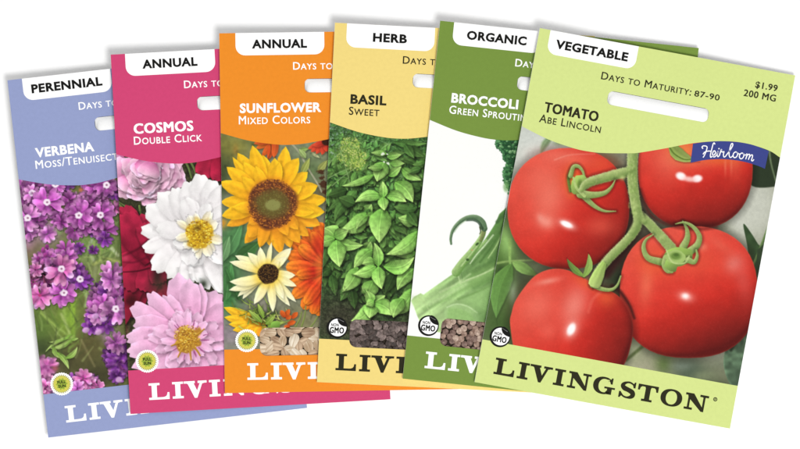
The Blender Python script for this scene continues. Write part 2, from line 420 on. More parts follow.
    A.stroke([(479.6, 227), (480.4, 231.5), (479.4, 234)], 1.5, .8, C(70, 84, 48), id=3)
    A.disc(477, 244, 2, 1.2, C(62, 92, 46), ang=-40, id=3); A.disc(467.4, 259.6, 1.6, 1.3, C(58, 88, 44), id=3); A.disc(472, 250, 1., .7, C(190, 160, 110), id=3)
    # deeper folds towards the right
    A.poly([(486, 246), (495, 232), (505, 214), (516, 204), (520, 230), (512, 262), (498, 268), (484, 266)], C(84, 122, 62), a=.45, soft=6)
    A.poly([(470, 272), (486, 266), (500, 262), (498, 276), (482, 284), (468, 288)], C(126, 166, 92), a=.5, soft=5)
    st([(466, 280), (482, 274), (498, 266), (508, 256)], 1.2, 1, (206, 226, 170), .75, 1.2)
    st([(474, 288), (490, 279), (504, 270)], 4, 5, (92, 132, 68), .5, 4)
    st([(440, 292), (456, 284), (470, 274)], 2, 1.5, (196, 220, 160), .6, 2)
    st([(488, 258), (497, 244), (505, 226)], 1.1, .9, (190, 216, 150), .8, 1)
    st([(480, 262), (489, 250), (498, 236), (505, 220)], 2.2, 1.2, (70, 106, 50), .6, 1.6)
    A.grain(.03, 2, 4)
    return A.done()
def art_basil():
    A = Art(305, 85, 465, 350, C(58, 84, 46), 2.6)
    R = random.Random(11)
    A.blob(380, 150, 80, 46, C(70, 110, 58), 1., p=1.4)
    A.blob(340, 320, 34, 26, C(58, 58, 44), 1., p=1.4); A.blob(430, 318, 40, 20, C(56, 62, 42), .9)
    A.grain(.28, 3, 5); A.grain(.25, 1.1, 6)
    X = lambda x: 318 + x / 6.234
    def lf(oy, b, t, w, bright=1., bend=0., tone=0, sh=.6):
        c0 = C(106, 162, 68) * bright; c1 = C(176, 214, 122) * bright
        if tone == 1: c0, c1 = C(76, 122, 56) * bright, C(120, 168, 84) * bright
        A.petal(X(b[0]), oy + b[1] / 6.234, X(t[0]), oy + t[1] / 6.234, w / 5.6, c0, c1, 'leaf', bend=bend, side=.2, mid=.16,
                streak=.05, veins=.07, shadow=sh, shr=2.4, id=1, rim=-.1, pucker=.11, pscale=2.2, seed=int(b[0] + t[1]) % 17, soft=.8)
    # rough far growth
    for k in range(900):
        y = R.triangular(116, 285, 130); x = R.uniform(312, 440)
        ang = R.uniform(0, 6.28); L = R.uniform(3, 9); f = R.uniform(.75, 1.3)
        if y > 265 and x < 350: f *= .55
        A.petal(x, y, x + L * math.cos(ang), y + L * math.sin(ang), L * R.uniform(.25, .5), C(64, 108, 54) * f, C(104, 152, 78) * f, 'leaf',
                mid=.1, shadow=.35, shr=1.2, id=1, seed=k)
    for k in range(420):
        y = R.uniform(150, 300); x = R.uniform(308, 445)
        if y > 275 and x < 352: continue
        f = R.uniform(.62, 1.04) * (1 if y < 262 else .85)
        ang = R.choice([R.uniform(.3, 2.8), R.uniform(0, 6.28)]); L = R.uniform(8, 17)
        A.petal(x, y, x + L * math.cos(ang), y + L * math.sin(ang), L * R.uniform(.4, .6), C(84, 134, 60) * f, C(132, 180, 92) * f, 'leaf',
                mid=.14, veins=.04, side=.22, rim=-.1, pucker=.18, shadow=.4, shr=1.8, id=1, seed=k, bend=R.uniform(-.14, .14), soft=.9)
    for k in range(160):
        x = R.gauss(372, 34); y = R.uniform(125, 180); ang = R.uniform(-.9, .4); L = R.uniform(4, 12)
        A.stroke([(x, y), (x + L * .5 * math.cos(ang), y + L * .5 * math.sin(ang) - .5), (x + L * math.cos(ang), y + L * math.sin(ang))], .5, .4,
                 C(*R.choice([(128, 170, 104), (92, 140, 76), (150, 184, 132)])), a=.6, id=1)
    # dill head, grey-green haze in the corner
    for k in range(150):
        x = R.uniform(328, 360); y = R.uniform(122, 160)
        A.disc(x, y, R.uniform(.4, 1.2), R.uniform(.4, 1), C(*R.choice([(168, 190, 180), (128, 160, 132), (92, 128, 92)])), .7 * max(0, 1 - (x - 326) / 42), id=1)
    for cx, cy, rx, ry, n in ((350, 145, 10, 8, 150), (359, 158, 8, 9, 150), (345, 156, 9, 7, 80), (354, 166, 9, 5, 80)):
        A.blob(cx, cy, rx, ry, C(140, 168, 74), .45)
        for k in range(n):
            a = R.uniform(0, 6.28); q = R.uniform(0, 1) ** .5
            A.disc(cx + rx * q * math.cos(a), cy + ry * q * math.sin(a), R.uniform(.3, .9), R.uniform(.3, .9),
                   C(*R.choice([(186, 204, 96), (160, 188, 84), (206, 212, 130), (112, 150, 62)])), .85, id=1)
    for (x0, y0, x1, y1) in ((328, 165, 346, 148), (329, 178, 352, 168), (332, 186, 356, 168), (352, 190, 340, 150)):
        A.stroke([(x0, y0), ((x0 + x1) / 2, (y0 + y1) / 2 - 1), (x1, y1)], .9, .5, C(142, 176, 112), a=.8, id=1)
    o = 120
    lf(o, (470, 140), (680, 145), 42, .9, .04, 1); lf(o, (560, 170), (660, 230), 60, .7, 0, 1); lf(o, (540, 150), (600, 240), 50, .8, 0, 1)
    lf(o, (430, 210), (330, 205), 36, .95); lf(o, (430, 230), (520, 215), 46, .95); lf(o, (350, 340), (150, 412), 42, 1., -.06)
    lf(o, (520, 300), (645, 375), 60, .95, .06); lf(o, (450, 270), (540, 270), 44, .9); lf(o, (440, 350), (520, 290), 50, .95)
    lf(o, (415, 262), (368, 384), 95, 1., .05); lf(o, (400, 300), (310, 300), 40, .9); lf(o, (640, 300), (560, 330), 40, .8, 0, 1)
    for x, y, r in ((405, 210, 1.6), (436, 270, 1.3), (412, 262, 1.), (432, 214, .9), (400, 216, 1.1), (440, 276, .8)):
        A.disc(X(x), o + y / 6.234, r, r * .8, C(228, 238, 214), id=1, rough=.3)
    o = 180
    lf(o, (640, 120), (560, 60), 60, .6, 0, 1); lf(o, (640, 60), (560, 30), 60, .65, 0, 1); lf(o, (180, 60), (60, 100), 60, .6, 0, 1)
    lf(o, (230, 110), (60, 200), 50, .7, .1, 1); lf(o, (200, 130), (105, 258), 62, .75, .12, 1); lf(o, (230, 150), (130, 110), 70, .7, 0, 1)
    lf(o, (620, 170), (470, 165), 70, .8, -.1, 1); lf(o, (620, 240), (500, 235), 78, .95, -.12); lf(o, (560, 200), (620, 290), 60, .75, 0, 1)
    lf(o, (300, 205), (335, 150), 50, .9); lf(o, (320, 180), (275, 300), 56, .8, 0, 1); lf(o, (340, 200), (300, 290), 70, .85)
    lf(o, (300, 205), (133, 315), 96, 1.02, -.16); lf(o, (310, 220), (240, 305), 52, .95, .1); lf(o, (360, 240), (350, 300), 60, .8, 0, 1)
    lf(o, (405, 175), (383, 392), 128, 1.04, .04, 0, .6)
    lf(o, (480, 15), (592, 140), 92, 1.02, -.12); lf(o, (400, 105), (230, 140), 66, 1.08, .14); lf(o, (425, 100), (552, 138), 66, 1.06, -.14)
    lf(o, (408, 110), (404, 8), 52, 1.1); lf(o, (402, 105), (414, 190), 62, 1.12)
    lf(o, (640, 330), (590, 440), 70, .75, 0, 1)
    o = 240
    lf(o, (80, 180), (20, 228), 60, .62, .1, 1); lf(o, (85, 215), (112, 345), 56, .68, 0, 1); lf(o, (60, 30), (20, 190), 70, .8, .05, 1)
    lf(o, (260, 260), (140, 380), 84, .8, .1, 1); lf(o, (210, 300), (230, 430), 60, .55, 0, 1); lf(o, (480, 200), (420, 330), 70, .5, 0, 1)
    lf(o, (300, 60), (330, 10), 60, .85); lf(o, (340, 60), (224, 175), 78, .98, .08); lf(o, (420, 90), (500, 60), 60, .7, 0, 1)
    lf(o, (250, 170), (152, 322), 92, .98, -.08); lf(o, (350, 250), (308, 378), 96, .95, .06); lf(o, (300, 330), (275, 300), 40, .8)
    lf(o, (610, 80), (490, 100), 76, .95, .1); lf(o, (600, 180), (495, 312), 84, 1., .1); lf(o, (600, 300), (450, 470), 96, 1., -.1)
    lf(o, (630, -55), (425, 90), 88, 1.04, -.12)
    lf(o, (360, 140), (275, 150), 60, .95, .1); lf(o, (375, 165), (350, 15), 62, 1.02, .08); lf(o, (362, 165), (222, 212), 70, 1.08, -.1)
    lf(o, (410, 165), (602, 105), 84, 1.08, .16); lf(o, (378, 165), (398, 305), 78, 1.1, .06)
    lf(o, (110, -10), (36, -75), 104, 1., .12); lf(o, (110, 0), (284, 30), 66, 1., .1); lf(o, (100, -20), (190, -60), 70, .95); lf(o, (105, -10), (-20, 30), 66, 1.)
    lf(o, (115, 0), (136, 168), 104, 1.1, .03)
    o = 300
    lf(o, (330, 20), (205, 130), 84, 1.04, -.18); lf(o, (330, 25), (420, -30), 60, .95); lf(o, (330, 25), (300, -60), 60, .95, .1)
    lf(o, (350, 20), (470, 95), 92, 1.08, -.12); lf(o, (530, -10), (470, 110), 84, 1., .1); lf(o, (335, 25), (322, 112), 84, 1.1); lf(o, (350, 5), (300, 30), 52, 1.05)
    # soil crumbs
    for k in range(260):
        x = R.uniform(314, 352); y = R.uniform(285, 345)
        A.disc(x, y, R.uniform(.3, .9), R.uniform(.3, .8), C(*R.choice([(40, 42, 32), (74, 74, 58), (96, 92, 74), (52, 62, 38)])), .55)
    return A.done()
def art_sunflower():
    A = Art(205, 85, 350, 365, C(126, 130, 108), 2.6)
    R = random.Random(21)
    b = A.blob
    b(225, 148, 26, 26, C(120, 118, 58), 1.); b(240, 146, 14, 10, C(142, 138, 66), .8); b(222, 170, 12, 16, C(66, 76, 44), 1.); b(262, 142, 14, 6, C(90, 104, 56), .9)
    b(236, 150, 3, 6, C(168, 120, 50), .5); b(222, 186, 6, 10, C(58, 74, 44), .9)
    b(312, 165, 24, 26, C(120, 136, 98), 1.); b(312, 170, 10, 8, C(92, 112, 70), .8); b(322, 192, 8, 10, C(96, 84, 54), .8)
    b(235, 245, 22, 26, C(76, 128, 76), 1.); b(228, 282, 16, 40, C(72, 122, 70), 1.); b(226, 300, 8, 10, C(60, 138, 66), .8)
    b(232, 334, 18, 14, C(146, 134, 140), 1.); b(300, 322, 26, 16, C(128, 124, 88), 1.); b(262, 308, 14, 10, C(150, 142, 128), .8)
    A.grain(.08, 3, 2)
    # soft leaves
    for p, q, w, c in (((224, 258), (243, 221), 15, (96, 152, 92)), ((222, 262), (230, 236), 10, (120, 166, 110)), ((236, 262), (262, 240), 14, (70, 118, 62)), ((226, 300), (232, 262), 13, (88, 150, 84)),
                       ((240, 300), (226, 268), 10, (66, 116, 62))):
        A.petal(*p, *q, w, C(*c) * .8, C(*c), 'leaf', mid=.14, soft=1.2, shadow=.25, shr=3)
    # stems and far blossoms upper right
    A.stroke([(290, 142), (299, 152), (308, 168), (318, 184), (322, 192)], 1.8, 1.6, C(188, 186, 160), C(140, 140, 110), a=.95)
    for p, q, w, c in (((300, 150), (309, 149), 5, (150, 176, 96)), ((306, 158), (299, 149), 6, (166, 190, 116)), ((302, 174), (310, 158), 7, (170, 180, 92)), ((318, 172), (328, 160), 7, (168, 176, 96)),
                       ((312, 152), (320, 158), 4, (186, 190, 140))):
        A.petal(*p, *q, w, C(*c) * .85, C(*c), 'leaf', mid=.1, soft=.9)
    for x, y, r in ((321, 172, 3), (324, 184, 4), (322, 178, 2.4), (326, 192, 3.4), (328, 143, 4.5)):
        A.disc(x, y, r, r * .8, C(70, 38, 24), .85, rough=.4, soft=1)
    for q in ((308, 149), (311, 152), (316, 154), (322, 155), (327, 152), (313, 146)):
        A.petal(326, 142, *q, 6, C(160, 36, 30), C(226, 84, 52), 'ray', soft=.8, id=4)
    A.disc(327, 142, 5, 3.6, C(58, 30, 20), soft=1)
    for q, c in (((256, 149), (236, 120, 44)), ((262, 157), (228, 104, 40)), ((268, 160), (222, 84, 36)), ((274, 158), (232, 104, 44)), ((254, 144), (216, 96, 40))):
        A.petal(277, 138, *q, 7, C(170, 66, 30), C(*c), 'ray', shadow=.3, soft=.8, id=5)
    A.stroke([(270, 140), (271.5, 150), (268, 160)], 1.2, .8, C(110, 60, 26), a=.8)
    b(223, 223, 5, 5, C(226, 150, 40), .8)
    # red and gold blossom entering from the right
    cx, cy = 331, 268
    for tx, ty, w in ((318, 222, 17), (304, 229, 16), (292, 240, 15), (318, 316, 13), (303, 309, 15), (312, 314, 12)):
        A.petal(cx, cy, tx, ty, w, C(238, 166, 60), C(240, 132, 38), 'lobe', cm=C(206, 66, 34), streak=.12, freq=9, shadow=.35, id=3, seed=int(tx), side=.1)
    for tx, ty, w, cm in ((287, 254, 15, (196, 48, 30)), (286, 267, 15, (214, 74, 34)), (288, 284, 14, (222, 92, 40)), (292.5, 297, 14, (200, 54, 30)), (299, 246, 14, (212, 70, 38)),
                      (312, 232, 14, (196, 40, 30)), (305, 304, 12, (208, 60, 32)), (297, 275, 12, (184, 38, 26))):
        A.petal(cx, cy, tx, ty, w, C(236, 150, 66), C(246, 146, 42), 'lobe', cm=C(*cm), streak=.14, freq=8, shadow=.4, id=3, seed=int(ty), side=.12)
    b(320, 266, 5, 20, C(232, 120, 50), .5); b(318, 240, 6, 10, C(188, 34, 30), .5); b(316, 300, 6, 8, C(190, 36, 26), .5)
    # yellow flower lower left with hairy bud
    for tx, ty, w in ((224, 307, 11), (224.5, 317, 11), (229, 324, 10), (233, 330, 10), (243, 333, 11), (254, 334, 9), (240, 312, 9)):
        A.petal(266, 325, tx, ty, w, C(232, 140, 30), C(255, 206, 44), 'ray', streak=.08, shadow=.3, id=6, seed=int(ty))
    A.petal(266, 326, 258, 336, 9, C(244, 150, 34), C(246, 160, 40), 'ray', id=6)
    for k in range(90):
        x = R.gauss(262, 9); y = R.gauss(316, 6); an = R.uniform(-2.6, .6); L = R.uniform(4, 11)
        A.stroke([(x, y), (x + L * math.cos(an) * .6, y + L * math.sin(an) * .6 + .8), (x + L * math.cos(an), y + L * math.sin(an))], 1.1, .4,
                 C(*R.choice([(150, 176, 72), (120, 150, 58), (196, 204, 110), (92, 120, 48)])), shadow=.15)
    for p, q, w in (((262, 322), (249, 310), 6), ((264, 318), (258, 303), 5), ((266, 324), (276, 314), 6), ((268, 326), (284, 322), 7)):
        A.petal(*p, *q, w, C(112, 146, 54), C(170, 190, 92), 'lance', mid=.1)
    for p, q in (((285, 317), (290, 309)), ((285, 317), (281, 310)), ((286, 318), (292, 316)), ((288, 324), (296, 321)), ((290, 326), (284, 328)), ((292, 318), (298, 312))):
        A.petal(*p, *q, 5, C(180, 70, 26), C(232, 110, 40), 'ray', shadow=.3)
    for p, q in (((276, 326), (290, 320)), ((296, 326), (302, 312)), ((302, 326), (306, 306)), ((308, 330), (318, 316))):
        A.stroke([p, ((p[0] + q[0]) / 2 + 1, (p[1] + q[1]) / 2), q], 1.6, 1, C(150, 166, 84), C(90, 108, 50))
    A.disc(276, 325, 5, 4, C(118, 160, 66), shade=.3, rough=.3)
    # the big flower
    cx, cy = 272.7, 204
    tips = [(252.7, 145.5, 15), (238, 153, 16), (233, 157, 9), (227, 167, 15), (220, 182, 15), (286, 146.5, 15), (299, 158, 16), (318, 185.5, 17), (327, 199, 15), (325, 212, 16), (320.5, 225, 16),
            (221, 202, 14), (222, 216, 15), (227, 226, 12), (249, 237.5, 17), (245, 243.5, 13), (262, 245, 12), (271, 247, 13), (281, 254, 14), (291, 248, 14), (300, 243, 15), (309, 236, 14),
            (263, 155, 14), (275, 158, 15), (244, 162, 14), (308, 172, 15)]
    R.shuffle(tips)
    def ray(tx, ty, w, i):
        low = ty > 222
        c1 = C(246, 174, 42) if low else C(253, 200, 40)
        c0 = C(234, 142, 30) if low else C(243, 164, 30)
        A.petal(cx + (tx - cx) * .28, cy + (ty - cy) * .28, tx, ty, w, c0, c1, 'ray', streak=.05, freq=6, shadow=.2, shr=2.6, id=1, pucker=.05, pscale=4, seed=i, side=.08, bend=R.uniform(-.05, .05), soft=.6)
    for i, (tx, ty, w) in enumerate(tips):
        ray(tx, ty, w, i)
    for i in range(10):
        an = i * 2 * math.pi / 10 + R.uniform(-.15, .25)
        q = R.uniform(31, 46)
        ray(cx + q * math.cos(an), cy + q * math.sin(an), 12, i)
    A.disc(cx, cy, 26, 26.5, C(216, 124, 34), .55, soft=6)
    A.disc(cx + .3, cy, 24, 24.2, C(104, 58, 34), rough=.1, soft=3, id=2)
    for k in range(900):
        an = R.uniform(0, 6.283); q = R.uniform(.62, 1.03)
        x, y = cx + 24 * q * math.cos(an), cy + 24.2 * q * math.sin(an)
        A.disc(x, y, R.uniform(.35, .9), R.uniform(.3, .7), C(*R.choice([(150, 84, 40), (64, 30, 22), (196, 118, 46), (120, 62, 44), (222, 140, 50), (84, 44, 34)])), .8, id=2)
    A.disc(cx - .2, cy + .3, 16.6, 13.6, C(102, 88, 42), soft=8, rough=.1, id=2)
    b(cx, cy + .5, 8, 5.5, C(112, 108, 54), .4)
    for k in range(500):
        an = R.uniform(0, 6.283); q = R.uniform(0, 1) ** .5
        A.disc(cx + 17 * q * math.cos(an), cy + 14 * q * math.sin(an), R.uniform(.3, .7), R.uniform(.3, .6), C(*R.choice([(122, 124, 62), (84, 76, 38), (142, 130, 66), (104, 84, 40)])), .5, id=2); b(cx + .5, cy + 1, 3.4, 2.4, C(140, 140, 78), .3)
    for k in range(0):
        an = k * 2.39996; q = (k / 420) ** .5
        A.disc(cx + 16 * q * math.cos(an), cy + 13 * q * math.sin(an), .5, .45, C(*((118, 124, 62) if k % 3 else (66, 72, 38))), .3, id=2)
    # cream flower
    cx, cy = 268.4, 273.7
    cream = [(235.5, 255.5, 9), (230, 261.7, 9), (248, 252.5, 9), (260.5, 247, 9), (272, 242, 5), (291.5, 248, 11), (287, 257, 9), (295.5, 275, 10), (297, 286, 8), (296.5, 302, 7), (290.4, 306, 8),
             (284, 299, 8), (273.3, 312, 8.5), (254.3, 304, 9.5), (243, 299, 8), (238, 296.5, 7), (229.3, 290, 9), (230, 281.5, 10), (279, 262, 9)]
    for i, (tx, ty, w) in enumerate(cream):
        A.petal(cx, cy, tx, ty, w, C(246, 200, 56), C(253, 250, 214), 'ray', cm=C(253, 240, 168), streak=.03, freq=6, shadow=.26, shr=1.8, id=7, seed=i, side=.05, bend=R.uniform(-.08, .08), soft=.6)
    A.disc(cx, cy, 14, 13.5, C(244, 206, 66), .5, soft=6)
    A.disc(cx, cy, 10.4, 9.8, C(52, 34, 20), rough=.1, soft=1.4, id=8)
    for k in range(260):
        an = k * 2.39996; q = (k / 260) ** .5
        A.disc(cx + 10.3 * q * math.cos(an), cy + 9.7 * q * math.sin(an), .45, .45, C(*R.choice([(150, 110, 44), (30, 20, 14), (96, 66, 32), (24, 16, 14)])), .75, id=8)
    return A.done()
def art_cosmos():
    A = Art(100, 85, 250, 400, C(62, 62, 40), 2.6)
    R = random.Random(31)
    b = A.blob
    A.grain(.3, 4, 3); A.grain(.25, 1.4, 4)
    for p in ([(184, 158), (189, 168), (192, 178)], [(190, 160), (195, 170), (197, 180)], [(198, 160), (199, 170), (203, 182)], [(203, 161), (203, 172), (208, 182)], [(112, 198), (122, 204), (134, 212), (146, 226)],
              [(120, 205), (130, 214), (138, 220)], [(140, 206), (142, 216), (148, 228)], [(120, 210), (112, 214), (106, 220)]):
        A.stroke(p, 2.2, 1.6, C(130, 150, 84), C(62, 84, 40), shadow=.3)
    # crimson flowers behind
    def crim(bx, by, tx, ty, w, k, f=1.):
        A.petal(bx, by, tx, ty, w, C(128, 18, 44) * f, C(178, 38, 70) * f, 'blunt', streak=.07, freq=5, pucker=.12, pscale=6, shadow=.5, shr=3, id=4, seed=k, side=.12, jag=.04, soft=.7)
    crim(216, 140, 205, 178, 24, 1); crim(222, 145, 224, 182, 26, 2)
    for k, q in enumerate(((118, 208, 30), (140, 214, 30), (112, 232, 26), (112, 300, 26), (128, 316, 24), (160, 300, 22), (112, 330, 20))):
        crim(152, 262, *q, k)
    for k, q in enumerate(((114, 250, 24), (114, 272, 26), (124, 288, 26), (146, 292, 24), (160, 284, 18))):
        crim(154, 250, *q, k + 8, .95)
    crim(150, 262, 121, 214, 30, 20); crim(158, 262, 146, 222, 24, 21, 1.05)
    A.stroke([(152, 238), (140, 248), (124, 256)], 3, 1.2, C(70, 10, 26), a=.8, soft=2.5); A.stroke([(150, 268), (138, 271), (122, 272)], 1.8, 1., C(60, 8, 22), a=.85, soft=1.2)
    A.stroke([(150, 256), (136, 262), (124, 262)], 2.5, 1., C(86, 12, 34), a=.7, soft=2); b(126, 258, 4, 3, C(206, 70, 100), .7)
    b(133, 300, 8, 8, C(58, 16, 20), .9); b(122, 330, 6, 8, C(120, 20, 44), .6); b(158, 276, 5, 10, C(44, 24, 24), .9)
    # ruffled pink flower
    rc = (146, 174)
    for i in range(72):
        q = (1 - i / 72) ** .6
        an = R.uniform(0, 6.283)
        r = 36 * q
        x, y = rc[0] + r * 1.12 * math.cos(an), rc[1] + r * .9 * math.sin(an)
        if x > 186 or y > 204: continue
        L = R.uniform(12, 19)
        a2 = math.atan2(y - rc[1] + 8, x - rc[0]) + R.uniform(-.5, .5)
        bx, by = x - L * math.cos(a2), y - L * math.sin(a2)
        f = R.uniform(.86, 1.04)
        A.petal(bx, by, x, y, R.uniform(15, 25), C(206, 108, 162) * f, C(248, 206, 226) * f, 'blunt', cm=C(236, 164, 202) * f, streak=.03, freq=4, jag=.05, jn=R.uniform(2, 4), pucker=.07, pscale=5, shadow=.2, shr=3, id=3, seed=i, side=.16,
                soft=.8, bend=R.uniform(-.15, .15))
    # white flower
    cx, cy = 199, 234
    def wp(tx, ty, w, k, f=1., frac=0.):
        A.petal(cx + (tx - cx) * frac, cy + (ty - cy) * frac, tx, ty, w, C(224, 214, 210) * f, C(251, 249, 247) * f, 'petal', cm=C(243, 238, 238) * f, streak=.018, freq=5, jag=.05, jn=R.uniform(2, 3.4), pucker=.025, pscale=5, shadow=.17, shr=4,
                id=1, seed=k, side=.05, rim=-.03, soft=.6, bend=R.uniform(-.04, .04))
    outer = [(140, 230, 19), (142, 249, 18), (145, 207, 25), (152, 271, 23), (158, 192, 22), (173, 187, 20), (187, 180, 22), (200, 172, 22), (214, 178, 20), (228, 184, 20), (240, 200, 20), (168, 279, 20), (183, 288, 20),
             (197, 283, 18), (208, 291, 17), (220, 286, 20), (234, 276, 20), (244, 258, 22), (250, 236, 22), (246, 216, 20), (226, 296, 14)]
    for k, (tx, ty, w) in enumerate(outer):
        if ty < 205 or tx > 225: wp(tx * .96 + cx * .04, ty * .96 + cy * .04, w + 6, k, .975)
    for k, (tx, ty, w) in enumerate(outer):
        wp(tx, ty, w, k)
    for k in range(13):
        an = k * 6.283 / 13 + R.uniform(-.2, .4); q = R.uniform(26, 44)
        wp(cx + q * math.cos(an), cy + q * math.sin(an), R.uniform(13, 22), k + 30, R.uniform(.96, 1.01))
    for k in range(16):
        an = R.uniform(0, 6.28); q = R.uniform(24, 50)
        A.stroke([(cx + q * math.cos(an), cy + q * math.sin(an)), (cx + (q - 12) * math.cos(an + .06), cy + (q - 12) * math.sin(an + .06))], 1.6, .8, C(214, 206, 208), a=.4, soft=2)
    for k in range(16):
        an = k * 6.283 / 16; q = R.uniform(17, 27); an += R.uniform(-.2, .2)
        A.petal(cx, cy, cx + q * math.cos(an), cy + q * math.sin(an), R.uniform(7, 11), C(228, 196, 100), C(250, 246, 236), 'petal', jag=.06, jn=3, shadow=.3, shr=1.4, id=1, seed=k, soft=.6)
    A.disc(cx + 1, cy, 13.5, 14, C(196, 150, 30), .9, rough=.25, soft=3, id=5)
    for k in range(300):
        an = R.uniform(0, 6.283); q = R.uniform(0, 1) ** .6
        x, y = cx + 1 + 14 * q * math.cos(an), cy + 14.5 * q * math.sin(an)
        A.disc(x, y, R.uniform(.5, 1.2), R.uniform(.4, 1), C(*R.choice([(238, 200, 50), (206, 156, 24), (250, 226, 96), (150, 104, 20), (222, 178, 36)])), .9, id=5, shade=.2)
    b(cx - 1, cy - 6, 4, 3, C(70, 48, 20), .6); b(cx + 5, cy + 3, 2, 4, C(120, 84, 20), .5)
    # pink flower
    cx, cy = 189, 340
    def pk(tx, ty, w, k, f=1., id=2):
        A.petal(cx, cy, tx, ty, w, C(204, 116, 168) * f, C(241, 198, 226) * f, 'petal', cm=C(232, 168, 206) * f, streak=.035, freq=5, jag=.06, jn=R.uniform(2, 3.4), pucker=.05, pscale=5, shadow=.26, shr=3, id=id, seed=k, side=.07, soft=.6, rim=.04,
                bend=R.uniform(-.05, .05))
    b(160, 285, 10, 10, C(60, 58, 40), .6); b(204, 284, 4, 5, C(36, 44, 30), .9)
    tips = [(221, 291, 26), (236, 306, 24), (200, 282, 18), (178, 272, 25), (190, 278, 22), (164, 294, 22), (148, 291, 18), (131, 303, 22), (133, 321, 22), (125, 338, 20), (126, 352, 20), (132, 368, 18), (150, 374, 20), (246, 330, 24),
            (244, 350, 24), (234, 372, 20), (170, 384, 18), (210, 384, 20), (190, 386, 20)]
    for k, q in enumerate(tips): pk(*q, k)
    for k in range(15):
        an = k * 6.283 / 15 + .2; q = R.uniform(28, 50); an += R.uniform(-.2, .2)
        pk(cx + q * math.cos(an), cy + q * math.sin(an), R.uniform(9, 17), k + 40, R.uniform(.95, 1.04))
    for k in range(16):
        an = k * 6.283 / 16; q = R.uniform(20, 30)
        pk(cx + q * math.cos(an), cy + q * math.sin(an), 8, k + 70, 1.03)
    for k in range(14):
        an = R.uniform(0, 6.28); q = R.uniform(12, 16)
        A.stroke([(cx + q * math.cos(an), cy + q * math.sin(an)), (cx + (q + 5) * math.cos(an), cy + (q + 5) * math.sin(an))], 1.3, .8, C(150, 62, 120), a=.7)
    A.disc(cx - 1, cy - 2, 12.5, 12.5, C(176, 124, 34), .9, rough=.35, soft=2.5, id=6)
    for k in range(300):
        an = R.uniform(0, 6.283); q = R.uniform(0, 1) ** .6
        A.disc(cx - 1 + 13 * q * math.cos(an), cy - 2 + 13.5 * q * math.sin(an), R.uniform(.5, 1.1), R.uniform(.4, .9), C(*R.choice([(222, 172, 50), (196, 142, 36), (240, 206, 96), (140, 88, 24), (206, 160, 60)])), .9, id=6, shade=.2)
    for dx, dy, L in ((-8, 12, 9), (2, 14, 10), (9, 11, 8), (-13, 4, 8), (12, -8, 6)):
        A.stroke([(cx + dx * .5, cy + dy * .5), (cx + dx, cy + dy), (cx + dx * 1.3, cy + dy * 1.4)], 2.4, 1.4, C(214, 166, 60), C(150, 100, 30), id=6)
    return A.done()
